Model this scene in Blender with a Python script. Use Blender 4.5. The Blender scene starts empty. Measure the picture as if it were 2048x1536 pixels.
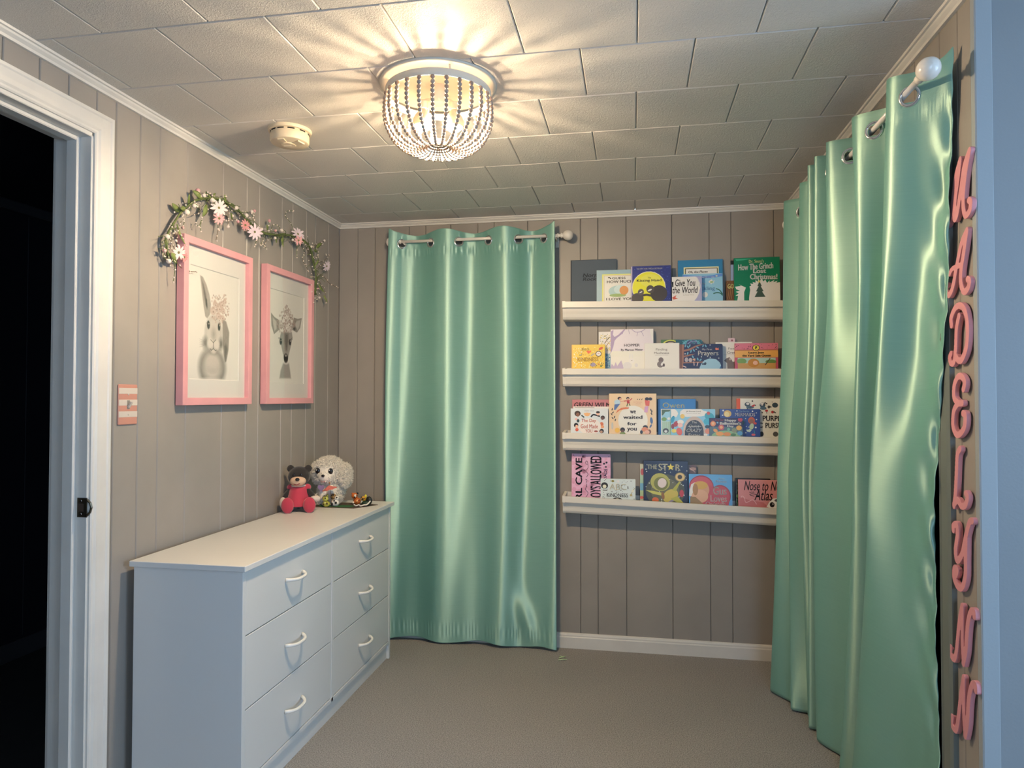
import bpy, bmesh, math, random
import numpy as np
from mathutils import Vector, Matrix

random.seed(7)
SC = bpy.context.scene
COL = SC.collection
PI = math.pi

# ------------------------------------------------------------------ camera
F_PX = 1359.45
CAM = np.array([1.607, -3.5374, 1.2916])
YAW, PITCH, ROLL = 0.1761, 0.0197, 0.0012
fw = np.array([-math.sin(YAW) * math.cos(PITCH), math.cos(YAW) * math.cos(PITCH), math.sin(PITCH)])
r0 = np.array([math.cos(YAW), math.sin(YAW), 0.0])
u0 = np.cross(r0, fw)
rt = math.cos(ROLL) * r0 + math.sin(ROLL) * u0
up = -math.sin(ROLL) * r0 + math.cos(ROLL) * u0
cd = bpy.data.cameras.new('camera')
cd.sensor_width = 36.0
cd.lens = F_PX / 2048 * 36.0
cd.clip_start = 0.05
cam = bpy.data.objects.new('camera', cd)
COL.objects.link(cam)
cam.matrix_world = Matrix(((rt[0], up[0], -fw[0], CAM[0]), (rt[1], up[1], -fw[1], CAM[1]), (rt[2], up[2], -fw[2], CAM[2]), (0, 0, 0, 1)))
SC.camera = cam

# ------------------------------------------------------------------ light
SKY_STRENGTH = 13.5
BULB_STRENGTH = 4400.0
SC.view_settings.view_transform = 'Standard'
SC.view_settings.look = 'None'
SC.view_settings.gamma = 1.0
SC.view_settings.use_curve_mapping = False
SC.view_settings.exposure = 0.0
SC.cycles.max_bounces = 7
SC.cycles.diffuse_bounces = 5
SC.cycles.glossy_bounces = 3
SC.cycles.transparent_max_bounces = 8
SC.cycles.caustics_reflective = False
SC.cycles.caustics_refractive = False
world = bpy.data.worlds.new('sky')
SC.world = world
world.use_nodes = True
bgn = world.node_tree.nodes['Background']
bgn.inputs[0].default_value = (0.50, 0.72, 1.0, 1)      # blue overcast daylight outside the window
bgn.inputs[1].default_value = SKY_STRENGTH
WIN = dict(x=4.5, y0=-4.15, y1=-2.50, z0=0.80, z1=2.05)   # window in the far right wall, out of frame
pl = bpy.data.lights.new('window_portal', 'AREA')
pl.shape = 'RECTANGLE'
pl.size = WIN['z1'] - WIN['z0']
pl.size_y = WIN['y1'] - WIN['y0']
pl.cycles.is_portal = True
plo = bpy.data.objects.new('window_portal', pl)
COL.objects.link(plo)
plo.location = (WIN['x'] + .05, (WIN['y0'] + WIN['y1']) / 2, (WIN['z0'] + WIN['z1']) / 2)
plo.rotation_euler = (0, PI / 2, 0)          # shines along -X, into the room
FILL_WIN = dict(x0=1.75, x1=2.80, z0=0.90, z1=1.95)           # unseen window added behind the camera for more cool light
pl2 = bpy.data.lights.new('window_portal', 'AREA')  # sky portal of the added fill window
pl2.shape = 'RECTANGLE'
pl2.size = FILL_WIN['x1'] - FILL_WIN['x0']
pl2.size_y = FILL_WIN['z1'] - FILL_WIN['z0']
pl2.cycles.is_portal = True
plo2 = bpy.data.objects.new('window_portal', pl2)
COL.objects.link(plo2)
plo2.location = ((FILL_WIN['x0'] + FILL_WIN['x1']) / 2, -5.25, (FILL_WIN['z0'] + FILL_WIN['z1']) / 2)
plo2.rotation_euler = (PI / 2, 0, 0)         # shines along +Y

# ------------------------------------------------------------------ helpers
def at(px, py, ax, v):
    """photo pixel -> world point on the plane axis==v"""
    d = fw + rt * (px - 1024) / F_PX + up * (768 - py) / F_PX
    t = (v - CAM[ax]) / d[ax]
    return CAM + t * d

def lin1(c):
    return c / 12.92 if c <= 0.04045 else ((c + 0.055) / 1.055) ** 2.4

def hx(h):
    h = h.lstrip('#')
    return tuple(lin1(int(h[i:i + 2], 16) / 255) for i in (0, 2, 4))

ILL = (0.74, 0.63, 0.51)
def pc(h):
    """colour as it shows under the warm lamp -> the paint's own colour"""
    return tuple(min(0.88, max(0.004, c / i)) for c, i in zip(hx(h), ILL))

MATS = {}
def mat(name, color=(.8, .8, .8), rough=.5, spec=.5, metal=0.0, bump=None, var=None, emit=None, sheen=0, coat=0, sub=0):
    """bump=(scale,strength,distance[,stretch,detail,distortion]); var=(scale,amount)"""
    if name in MATS:
        return MATS[name]
    m = bpy.data.materials.new(name)
    m.use_nodes = True
    nt = m.node_tree
    b = nt.nodes['Principled BSDF']
    b.inputs['Base Color'].default_value = (*color, 1)
    b.inputs['Roughness'].default_value = rough
    b.inputs['Specular IOR Level'].default_value = spec
    b.inputs['Metallic'].default_value = metal
    if sheen:
        b.inputs['Sheen Weight'].default_value = sheen
    if coat:
        b.inputs['Coat Weight'].default_value = coat
        b.inputs['Coat Roughness'].default_value = .15
    if sub:
        b.inputs['Subsurface Weight'].default_value = sub
        b.inputs['Subsurface Radius'].default_value = (.01, .01, .01)
    tc = nt.nodes.new('ShaderNodeTexCoord')
    if bump:
        sc, st, di = bump[:3]
        stretch = bump[3] if len(bump) > 3 else (1, 1, 1)
        mp = nt.nodes.new('ShaderNodeMapping')
        mp.inputs['Scale'].default_value = stretch
        nt.links.new(tc.outputs['Object'], mp.inputs[0])
        n = nt.nodes.new('ShaderNodeTexNoise')
        n.inputs['Scale'].default_value = sc
        n.inputs['Detail'].default_value = bump[4] if len(bump) > 4 else 4
        n.inputs['Distortion'].default_value = bump[5] if len(bump) > 5 else 0
        nt.links.new(mp.outputs[0], n.inputs['Vector'])
        bp = nt.nodes.new('ShaderNodeBump')
        bp.inputs['Strength'].default_value = st
        bp.inputs['Distance'].default_value = di
        nt.links.new(n.outputs['Fac'], bp.inputs['Height'])
        nt.links.new(bp.outputs[0], b.inputs['Normal'])
    if var:
        n2 = nt.nodes.new('ShaderNodeTexNoise')
        n2.inputs['Scale'].default_value = var[0]
        n2.inputs['Detail'].default_value = 5
        mp2 = nt.nodes.new('ShaderNodeMapping')
        if len(var) > 2:
            mp2.inputs['Scale'].default_value = var[2]
        nt.links.new(tc.outputs['Object'], mp2.inputs[0])
        nt.links.new(mp2.outputs[0], n2.inputs['Vector'])
        rp = nt.nodes.new('ShaderNodeValToRGB')
        a = var[1]
        rp.color_ramp.elements[0].position = .3
        rp.color_ramp.elements[1].position = .7
        rp.color_ramp.elements[0].color = (*[c * (1 - a) for c in color], 1)
        rp.color_ramp.elements[1].color = (*[min(1, c * (1 + a)) for c in color], 1)
        nt.links.new(n2.outputs['Fac'], rp.inputs[0])
        nt.links.new(rp.outputs[0], b.inputs['Base Color'])
    if emit:
        b.inputs['Emission Color'].default_value = (*emit[0], 1)
        b.inputs['Emission Strength'].default_value = emit[1]
    MATS[name] = m
    return m

def vcol_mat(name, rough=.4, spec=.4, coat=0):
    """flat print: colour comes from the printed pieces' own colours"""
    if name in MATS:
        return MATS[name]
    m = mat(name, rough=rough, spec=spec, coat=coat)
    nt = m.node_tree
    a = nt.nodes.new('ShaderNodeAttribute')
    a.attribute_name = 'Col'
    nt.links.new(a.outputs['Color'], nt.nodes['Principled BSDF'].inputs['Base Color'])
    return m

def glass_mat():
    if 'glass' in MATS:
        return MATS['glass']
    m = bpy.data.materials.new('glass')
    m.use_nodes = True
    nt = m.node_tree
    nt.nodes.clear()
    o = nt.nodes.new('ShaderNodeOutputMaterial')
    mx = nt.nodes.new('ShaderNodeMixShader')
    t = nt.nodes.new('ShaderNodeBsdfTransparent')
    g = nt.nodes.new('ShaderNodeBsdfGlossy')
    g.inputs['Roughness'].default_value = .02
    lw = nt.nodes.new('ShaderNodeLayerWeight')
    lw.inputs[0].default_value = .5
    pw = nt.nodes.new('ShaderNodeMath'); pw.operation = 'POWER'; pw.inputs[1].default_value = 4.0
    ma = nt.nodes.new('ShaderNodeMath'); ma.operation = 'MULTIPLY_ADD'; ma.inputs[1].default_value = .8; ma.inputs[2].default_value = .035
    nt.links.new(lw.outputs['Facing'], pw.inputs[0])
    nt.links.new(pw.outputs[0], ma.inputs[0])
    nt.links.new(ma.outputs[0], mx.inputs[0])
    nt.links.new(t.outputs[0], mx.inputs[1])
    nt.links.new(g.outputs[0], mx.inputs[2])
    nt.links.new(mx.outputs[0], o.inputs[0])
    MATS['glass'] = m
    return m

class MB:
    def __init__(s):
        s.v = []
        s.f = []
        s.mi = []
        s.c = []          # optional face colours
        s.cur = 0
    def add(s, vs, fs, col=None):
        o = len(s.v)
        s.v.extend([tuple(map(float, p)) for p in vs])
        for f in fs:
            s.f.append(tuple(i + o for i in f))
            s.mi.append(s.cur)
            s.c.append(col)
        return s
    def box(s, x0, x1, y0, y1, z0, z1, b=0.0, col=None):
        if b <= 0:
            vs = [(x, y, z) for x in (x0, x1) for y in (y0, y1) for z in (z0, z1)]
            return s.add(vs, [(0, 1, 3, 2), (4, 6, 7, 5), (0, 4, 5, 1), (2, 3, 7, 6), (0, 2, 6, 4), (1, 5, 7, 3)], col)
        b = min(b, (x1 - x0) * .45, (y1 - y0) * .45, (z1 - z0) * .45)
        X = (x0, x1); Y = (y0, y1); Z = (z0, z1)
        vs = []; idx = {}
        for i in (0, 1):
            for j in (0, 1):
                for k in (0, 1):
                    dx = b if i == 0 else -b
                    dy = b if j == 0 else -b
                    dz = b if k == 0 else -b
                    for a, p in enumerate(((X[i], Y[j] + dy, Z[k] + dz), (X[i] + dx, Y[j], Z[k] + dz), (X[i] + dx, Y[j] + dy, Z[k]))):
                        idx[(i, j, k, a)] = len(vs)
                        vs.append(p)
        g = lambda i, j, k, a: idx[(i, j, k, a)]
        fs = []
        fs.append((g(0, 0, 0, 0), g(0, 0, 1, 0), g(0, 1, 1, 0), g(0, 1, 0, 0)))
        fs.append((g(1, 0, 0, 0), g(1, 1, 0, 0), g(1, 1, 1, 0), g(1, 0, 1, 0)))
        fs.append((g(0, 0, 0, 1), g(1, 0, 0, 1), g(1, 0, 1, 1), g(0, 0, 1, 1)))
        fs.append((g(0, 1, 0, 1), g(0, 1, 1, 1), g(1, 1, 1, 1), g(1, 1, 0, 1)))
        fs.append((g(0, 0, 0, 2), g(0, 1, 0, 2), g(1, 1, 0, 2), g(1, 0, 0, 2)))
        fs.append((g(0, 0, 1, 2), g(1, 0, 1, 2), g(1, 1, 1, 2), g(0, 1, 1, 2)))
        for i in (0, 1):
            for j in (0, 1):
                fs.append((g(i, j, 0, 0), g(i, j, 1, 0), g(i, j, 1, 1), g(i, j, 0, 1)))
        for i in (0, 1):
            for k in (0, 1):
                fs.append((g(i, 0, k, 0), g(i, 1, k, 0), g(i, 1, k, 2), g(i, 0, k, 2)))
        for j in (0, 1):
            for k in (0, 1):
                fs.append((g(0, j, k, 1), g(1, j, k, 1), g(1, j, k, 2), g(0, j, k, 2)))
        for i in (0, 1):
            for j in (0, 1):
                for k in (0, 1):
                    fs.append((g(i, j, k, 0), g(i, j, k, 1), g(i, j, k, 2)))
        return s.add(vs, fs, col)
    def tube(s, path, r, n=8, caps=True, closed=False, col=None):
        P = [Vector(p) for p in path]
        m = len(P)
        R = r if hasattr(r, '__len__') else [r] * m
        vs = []; fs = []
        prev = None
        for i, p in enumerate(P):
            if closed:
                t = P[(i + 1) % m] - P[i - 1]
            else:
                t = P[min(i + 1, m - 1)] - P[max(i - 1, 0)]
            t.normalize()
            if prev is None:
                a = Vector((0, 0, 1)) if abs(t.z) < .9 else Vector((1, 0, 0))
                nrm = t.cross(a).normalized()
            else:
                nrm = prev - t * prev.dot(t)
                if nrm.length < 1e-6:
                    nrm = t.orthogonal()
                nrm.normalize()
            prev = nrm
            bn = t.cross(nrm)
            for k in range(n):
                an = 2 * PI * k / n
                vs.append(p + (nrm * math.cos(an) + bn * math.sin(an)) * R[i])
        for i in range(m if closed else m - 1):
            j = (i + 1) % m
            for k in range(n):
                fs.append((i * n + k, i * n + (k + 1) % n, j * n + (k + 1) % n, j * n + k))
        if caps and not closed:
            fs.append(tuple(range(n))[::-1])
            fs.append(tuple((m - 1) * n + k for k in range(n)))
        return s.add(vs, fs, col)
    def lathe(s, prof, n=24, M=None, col=None, caps=True):
        """prof [(r,z)...] around z"""
        vs = []; fs = []
        m = len(prof)
        for r, z in prof:
            for k in range(n):
                a = 2 * PI * k / n
                p = Vector((r * math.cos(a), r * math.sin(a), z))
                vs.append(M @ p if M else p)
        for i in range(m - 1):
            for k in range(n):
                fs.append((i * n + k, i * n + (k + 1) % n, (i + 1) * n + (k + 1) % n, (i + 1) * n + k))
        if caps and prof[0][0] > 1e-5:
            fs.append(tuple(range(n))[::-1])
        if caps and prof[-1][0] > 1e-5:
            fs.append(tuple((m - 1) * n + k for k in range(n)))
        return s.add(vs, fs, col)
    def ball(s, c, r, nu=12, nv=8, col=None, M=None):
        r = r if hasattr(r, '__len__') else (r, r, r)
        vs = [(0, 0, -1)]
        for i in range(1, nv):
            t = PI * i / nv
            for k in range(nu):
                a = 2 * PI * k / nu
                vs.append((math.sin(t) * math.cos(a), math.sin(t) * math.sin(a), -math.cos(t)))
        vs.append((0, 0, 1))
        fs = [(0, 1 + (k + 1) % nu, 1 + k) for k in range(nu)]
        for i in range(nv - 2):
            for k in range(nu):
                a = 1 + i * nu + k; b = 1 + i * nu + (k + 1) % nu
                fs.append((a, b, b + nu, a + nu))
        last = len(vs) - 1; o = 1 + (nv - 2) * nu
        fs += [(o + k, o + (k + 1) % nu, last) for k in range(nu)]
        out = []
        for p in vs:
            q = Vector((p[0] * r[0], p[1] * r[1], p[2] * r[2]))
            if M:
                q = M @ q
            out.append(q + Vector(c))
        return s.add(out, fs, col)
    def prism(s, poly, h0, h1, fmap, col=None):
        """poly 2-D outline; fmap(a,b,h)->xyz"""
        n = len(poly)
        vs = [fmap(a, b, h0) for a, b in poly] + [fmap(a, b, h1) for a, b in poly]
        fs = [tuple(range(n))[::-1], tuple(range(n, 2 * n))] + [(i, (i + 1) % n, n + (i + 1) % n, n + i) for i in range(n)]
        return s.add(vs, fs, col)
    def build(s, name, m, parent=None, smooth=False, loc=None, angle=None):
        me = bpy.data.meshes.new(name)
        me.from_pydata(s.v, [], s.f)
        ms = m if isinstance(m, (list, tuple)) else [m]
        for q in ms:
            me.materials.append(q)
        if len(ms) > 1:
            me.polygons.foreach_set('material_index', s.mi)
        if any(c is not None for c in s.c):
            at_ = me.color_attributes.new('Col', 'FLOAT_COLOR', 'CORNER')
            buf = []
            for f, c in zip(s.f, s.c):
                c = c or (.8, .8, .8)
                buf.extend(list((c[0], c[1], c[2], 1.0)) * len(f))
            at_.data.foreach_set('color', buf)
        if smooth:
            me.polygons.foreach_set('use_smooth', [True] * len(me.polygons))
        me.validate()
        bm = bmesh.new(); bm.from_mesh(me)
        bmesh.ops.recalc_face_normals(bm, faces=bm.faces)
        bm.to_mesh(me); bm.free()
        if smooth and angle:
            try:
                me.set_sharp_from_angle(angle=angle)
            except Exception:
                pass
        return link(name, me, parent, loc)

def link(name, data, parent=None, loc=None):
    o = bpy.data.objects.new(name, data)
    COL.objects.link(o)
    if parent:
        o.parent = parent
    if loc is not None:
        o.location = loc
    return o

def tag(o, label=None, cat=None, group=None, kind=None):
    if label: o['label'] = label
    if cat: o['category'] = cat
    if group: o['group'] = group
    if kind: o['kind'] = kind
    return o

def thing(name, label, cat, loc=(0, 0, 0), rot=(0, 0, 0), group=None):
    o = bpy.data.objects.new(name, None)
    o.empty_display_size = .05
    COL.objects.link(o)
    o.location = loc
    o.rotation_euler = rot
    return tag(o, label, cat, group)

def struct(o):
    o['kind'] = 'structure'
    return o

def catmull(P, k=6):
    P = [np.array(p, float) for p in P]
    out = []
    n = len(P)
    for i in range(n - 1):
        p0 = P[max(i - 1, 0)]; p1 = P[i]; p2 = P[i + 1]; p3 = P[min(i + 2, n - 1)]
        for j in range(k):
            t = j / k
            out.append(.5 * ((2 * p1) + (-p0 + p2) * t + (2 * p0 - 5 * p1 + 4 * p2 - p3) * t * t + (-p0 + 3 * p1 - 3 * p2 + p3) * t ** 3))
    out.append(P[-1])
    return out

# ------------------------------------------------------------------ materials
WHITE = mat('white_semi_gloss_paint', (.74, .72, .69), .35, bump=(60, .05, .002))
TRIM = mat('white_trim_paint', (.70, .68, .64), .38, bump=(40, .06, .002), var=(9, .04))
TAUPE = mat('taupe_panel_paint', (.325, .30, .272), .42, spec=.4, bump=(220, .12, .001, (1, 1, .25)), var=(5, .05))
CEIL = mat('ceiling_tile_paint', (.66, .635, .60), .5, spec=.4, bump=(130, .6, .003, (1, 1, 1), 2, 1.6))
BLUEWALL = mat('pale_blue_wall_paint', (.25, .275, .295), .45, bump=(170, .25, .001, (1, 1, 1), 3), var=(3, .03))
CORNER = mat('corner_bead_paint', (.33, .37, .40), .45, bump=(200, .2, .001))
SHADED_CASING = mat('shaded_casing_tone', (.15, .175, .165), .45)  # closet casing: the curtain's shade is put into this dark tone
CARPET = mat('grey_cut_pile_carpet', (.43, .415, .395), .95, spec=.1, bump=(300, 1.0, .008, (1, 1, 1), 3), var=(230, .42))
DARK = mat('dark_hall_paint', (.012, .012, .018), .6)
DRESSER = mat('white_melamine', (.70, .71, .71), .38, bump=(300, .03, .0005))
PLASTIC = mat('white_vinyl', (.78, .755, .70), .32)
CHROME = mat('chrome', (.75, .75, .76), .12, metal=1)
H = 2.25
W = 2.379
YC = -1.835     # outside corner where the right wall ends
YB = -5.2       # wall behind the camera
XR = 4.5
# ------------------------------------------------------------------ floor and ceiling
def big_floor():
    m = MB()
    m.box(-.12, XR, YB, 0.0, -.05, 0)
    return struct(m.build('floor', CARPET))
big_floor()
ceil = MB().box(0, XR, YB, 0.0, H + .012, H + .06).build('ceiling', CEIL)
struct(ceil)
TX, TY = .3085, .2965
tile_me = None
t0 = MB().box(-TX / 2 + .0008, TX / 2 - .0008, -TY / 2 + .0008, TY / 2 - .0008, 0, .012, .003)
row = 0
k = -6
while True:
    ya = -1.683 + .2965 * k            # far edge of the row is ya + TY
    k += 1
    if ya > -.005:
        break
    yb = min(ya + TY, 0)
    off = .386 if (k % 2 == 0) else .231
    # k was just advanced: row from -1.683 upward has joints at .386
    xs = [off + TX * i for i in range(-2, 16)]
    for xa in xs:
        x0 = max(xa, 0.0); x1 = min(xa + TX, XR if yb < YC else W)
        if x1 - x0 < .02:
            continue
        full = (x1 - x0 > TX - 1e-4) and (yb - ya > TY - 1e-4)
        if full:
            if tile_me is None:
                o = t0.build('tile', CEIL, ceil)
                tile_me = o.data
            else:
                o = link('tile', tile_me, ceil)
            o.location = ((x0 + x1) / 2, (ya + yb) / 2, H)
        else:
            w2, h2 = (x1 - x0) / 2, (yb - ya) / 2
            MB().box(-w2 + .0008, w2 - .0008, -h2 + .0008, h2 - .0008, 0, .012, .003).build('tile', CEIL, ceil, loc=((x0 + x1) / 2, (ya + yb) / 2, H))
MB().box(0, XR, YB, -1.683 - 6 * TY, H, H + .012).build('plain_board', CEIL, ceil)

# ------------------------------------------------------------------ walls
def boards(parent, grooves, z0, z1, face, axis, into):
    """vertical boards between groove positions; face = room-side plane, into = direction of the wall's inside"""
    for a, b in zip(grooves[:-1], grooves[1:]):
        m = MB()
        lo, hi = sorted((face, face + .009 * into))
        g = .0008
        if axis == 'x':
            m.box(a + g, b - g, lo, hi, z0, z1, .0028)
        else:
            m.box(lo, hi, a + g, b - g, z0, z1, .0028)
        m.build('panel', TAUPE, parent)

DOOR_Y1, DOOR_Y0, DOOR_Z = -1.748, -2.56, 2.085
wl = struct(MB().box(-.10, -.009, DOOR_Y1, 0.0, 0, H).box(-.10, -.009, YB, DOOR_Y0, 0, H).box(-.10, -.009, DOOR_Y0, DOOR_Y1, DOOR_Z, H).build('wall_left', TAUPE))
gl = [-1.735, -1.655, -1.548, -1.452, -1.305, -1.085, -.915, -.818, -.623, -.523, -.382, -.283, -.133, 0.0]
boards(wl, gl, 0, H, 0.0, 'y', -1)
boards(wl, [-2.56, -2.44, -2.3, -2.19, -2.05, -1.938, -1.84, -1.735], DOOR_Z + .01, H, 0.0, 'y', -1)
boards(wl, [YB, -4.6, -4.1, -3.7, -3.3, -2.9, -2.57], 0, H, 0.0, 'y', -1)
wb = struct(MB().box(-.1, W + .1, .009, .1, 0, H).build('wall_back', TAUPE))
gb = [0.0, .109, .21, .405, .50, .64, .79, .88, 1.06, 1.20, 1.339, 1.429, 1.574, 1.804, 1.988, 2.094, 2.298, W]
boards(wb, gb, 0, H, 0.0, 'x', 1)
# right wall with a curtained closet opening
OY0, OY1, OZ = -1.655, -.30, 2.03
wr = struct(MB().box(W + .009, W + .1, OY1, 0.0, 0, H).box(W + .009, W + .1, YC + .004, OY0, 0, H).box(W + .009, W + .1, OY0, OY1, OZ, H).build('wall_right', TAUPE))
boards(wr, [YC + .004, -1.818, -1.752, OY0], 0, H, W, 'y', 1)
boards(wr, [OY1, -.2, -.09, 0.0], 0, H, W, 'y', 1)
boards(wr, [OY0, -1.5, -1.4, -1.25, -1.05, -.88, -.78, -.6, -.45, OY1], OZ, H, W, 'y', 1)
wc = struct(MB().box(W + .1, W + .62, OY1 + .0, OY1 + .04, 0, H).box(W + .1, W + .62, OY0 - .04, OY0, 0, H).box(W + .62, W + .66, OY0 - .04, OY1 + .04, 0, H).box(W + .1, W + .66, OY0 - .04, OY1 + .04, OZ + .12, H).build('wall_closet', DARK))
struct(MB().box(W + .1, W + .66, OY0, OY1, -.05, 0).build('floor_closet', CARPET))
wn = struct(MB().box(W + .1, XR, YC - .002, YC + .1, 0, H).box(W + .0, W + .1, YC - .002, YC + .003, 0, H).build('wall_corner', BLUEWALL))
wy0, wy1, wz0, wz1 = WIN['y0'], WIN['y1'], WIN['z0'], WIN['z1']
struct(MB().box(XR, XR + .1, YB, wy0, 0, H).box(XR, XR + .1, wy1, YC + .1, 0, H).box(XR, XR + .1, wy0, wy1, 0, wz0).box(XR, XR + .1, wy0, wy1, wz1, H).build('wall_window_side', BLUEWALL))
vx0, vx1, vz0, vz1 = FILL_WIN['x0'], FILL_WIN['x1'], FILL_WIN['z0'], FILL_WIN['z1']
struct(MB().box(-.1, vx0, YB - .1, YB, 0, H).box(vx1, XR + .1, YB - .1, YB, 0, H).box(vx0, vx1, YB - .1, YB, 0, vz0).box(vx0, vx1, YB - .1, YB, vz1, H).build('wall_behind', TAUPE))
# outside corner moulding
struct(MB().box(W - .003, W + .033, YC - .008, YC - .0025, 0, H, .002).box(W - .004, W - .0005, YC - .007, YC + .012, 0, H, .001).build('trim_1', CORNER))
# window in the far right wall
win = MB()
for a in ((wy0 - .06, wy0 + .03, wz0 - .06, wz1 + .06), (wy1 - .03, wy1 + .06, wz0 - .06, wz1 + .06), (wy0, wy1, wz0 - .06, wz0 + .03), (wy0, wy1, wz1 - .03, wz1 + .06)):
    win.box(XR - .015, XR + .03, a[0], a[1], a[2], a[3], .003)
win.box(XR - .005, XR + .03, (wy0 + wy1) / 2 - .02, (wy0 + wy1) / 2 + .02, wz0, wz1, .003)
wo = struct(win.build('window_1', TRIM))
for a, b_ in ((wy0 + .03, (wy0 + wy1) / 2 - .02), ((wy0 + wy1) / 2 + .02, wy1 - .03)):
    MB().box(XR + .016, XR + .02, a, b_, wz0 + .03, wz1 - .03).build('pane', glass_mat(), wo)
w2 = MB()  # added window behind the camera, there for fill light
for a in ((vx0 - .06, vx0 + .03, vz0 - .06, vz1 + .06), (vx1 - .03, vx1 + .06, vz0 - .06, vz1 + .06), (vx0, vx1, vz0 - .06, vz0 + .03), (vx0, vx1, vz1 - .03, vz1 + .06)):
    w2.box(a[0], a[1], YB - .03, YB + .015, a[2], a[3], .003)
wo2 = struct(w2.build('window_added', TRIM))
MB().box(vx0 + .03, vx1 - .03, YB - .02, YB - .016, vz0 + .03, vz1 - .03).build('pane', glass_mat(), wo2)
# hallway beyond the door
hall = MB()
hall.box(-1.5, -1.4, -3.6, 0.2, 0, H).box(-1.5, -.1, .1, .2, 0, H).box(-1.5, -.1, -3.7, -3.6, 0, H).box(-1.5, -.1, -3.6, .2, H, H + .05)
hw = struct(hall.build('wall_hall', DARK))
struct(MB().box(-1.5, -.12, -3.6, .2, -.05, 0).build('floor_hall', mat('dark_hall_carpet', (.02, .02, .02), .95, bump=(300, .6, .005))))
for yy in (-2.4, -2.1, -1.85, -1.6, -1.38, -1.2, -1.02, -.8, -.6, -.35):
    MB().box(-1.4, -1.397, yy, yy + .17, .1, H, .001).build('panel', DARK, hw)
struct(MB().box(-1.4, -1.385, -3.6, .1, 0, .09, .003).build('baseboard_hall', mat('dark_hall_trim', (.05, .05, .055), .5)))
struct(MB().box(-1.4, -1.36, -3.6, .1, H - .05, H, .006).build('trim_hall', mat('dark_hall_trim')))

# ------------------------------------------------------------------ mouldings
CROWN = [(0, -.026), (.009, -.026), (.011, -.019), (.019, -.012), (.021, -.007), (.027, -.006), (.029, 0.0), (0, 0.0)]
def crown(name, f):
    m = MB()
    m.prism(CROWN, 0, 1, f)
    return struct(m.build(name, TRIM))
crown('trim_2', lambda a, b, h: (a, YB + h * (0 - YB), H + b))
crown('trim_3', lambda a, b, h: (h * W, -a, H + b))
crown('trim_4', lambda a, b, h: (W - a, YC + h * (0 - YC), H + b))
BASE = [(0, 0), (.013, 0), (.013, .055), (.010, .060), (.010, .066), (.006, .074), (0, .0765)]
def base(name, f):
    return struct(MB().prism(BASE, 0, 1, f).build(name, TRIM))
base('baseboard_back', lambda a, b, h: (h * W, -a, b))
base('baseboard_left', lambda a, b, h: (a, -1.668 + h * 1.668, b))
base('baseboard_right', lambda a, b, h: (W - a, -.22 + h * .22, b))
base('baseboard_corner', lambda a, b, h: (W + .034 + h * (XR - W - .034), YC - a, b))

# ------------------------------------------------------------------ door frame in the left wall
CAS = [(0, 0), (.008, 0), (.011, .004), (.011, .010), (.015, .016), (.016, .03), (.016, .052), (.019, .056), (.020, .064), (.014, .067), (0, .067)]
# (thickness, distance from the opening edge)
df = MB()
yo = DOOR_Y1 - .002
zo = DOOR_Z + .004
df.prism(CAS, 0, 1, lambda a, b, h: (a, yo + b, h * (zo + b)))
df.prism(CAS, 0, 1, lambda a, b, h: (a, (DOOR_Y0 - b) + h * ((yo + b) - (DOOR_Y0 - b)), zo + b))
df.prism(CAS, 0, 1, lambda a, b, h: (a, DOOR_Y0 - b, h * (zo + b)))
door = struct(df.build('door_1', TRIM))
MB().box(-.125, .002, DOOR_Y1 - .008, DOOR_Y1 + .012, 0, DOOR_Z + .012, .002).build('jamb', TRIM, door)
MB().box(-.125, .002, DOOR_Y0, DOOR_Y1, DOOR_Z - .008, DOOR_Z + .012, .002).build('head_jamb', TRIM, door)
MB().box(-.125, .002, DOOR_Y0 - .012, DOOR_Y0 + .008, 0, DOOR_Z + .012, .002).build('jamb', TRIM, door)
MB().box(-.075, -.036, DOOR_Y1 - .021, DOOR_Y1 - .008, 0, DOOR_Z - .008, .003).build('door_stop', TRIM, door)
MB().box(-.075, -.036, DOOR_Y0, DOOR_Y1 - .02, DOOR_Z - .021, DOOR_Z - .008, .003).build('door_stop', TRIM, door)
MB().box(-.138, -.121, DOOR_Y1 - .002, DOOR_Y1 + .06, 0, DOOR_Z + .06, .002).box(-.138, -.121, DOOR_Y0 - .06, DOOR_Y1 + .06, DOOR_Z, DOOR_Z + .06, .002).build('hall_casing', TRIM, door)
BRASS = mat('aged_brass', (.12, .10, .07), .35, metal=.9)
sp = MB()
yj = DOOR_Y1 - .0085
sp.box(-.030, .004, yj - .0015, yj + .001, .932, .990, .0006)
sp.tube([(.003, yj, .985), (.010, yj + .004, .975), (.013, yj + .006, .961), (.010, yj + .004, .947), (.003, yj, .937)], .0035, 6)
po = sp.build('strike_plate', BRASS, door)
MB().box(-.026, -.008, yj - .0022, yj - .0012, .949, .973, .0004).build('latch_hole', mat('latch_recess', (.05, .03, .02), .7), po)
for zz in (.942, .981):
    MB().lathe([(.0032, 0), (.0025, .0012), (0, .0014)], 10, Matrix.Translation((-.017, yj - .0014, zz)) @ Matrix.Rotation(PI / 2, 4, 'X')).build('screw', CHROME, po)

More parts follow.
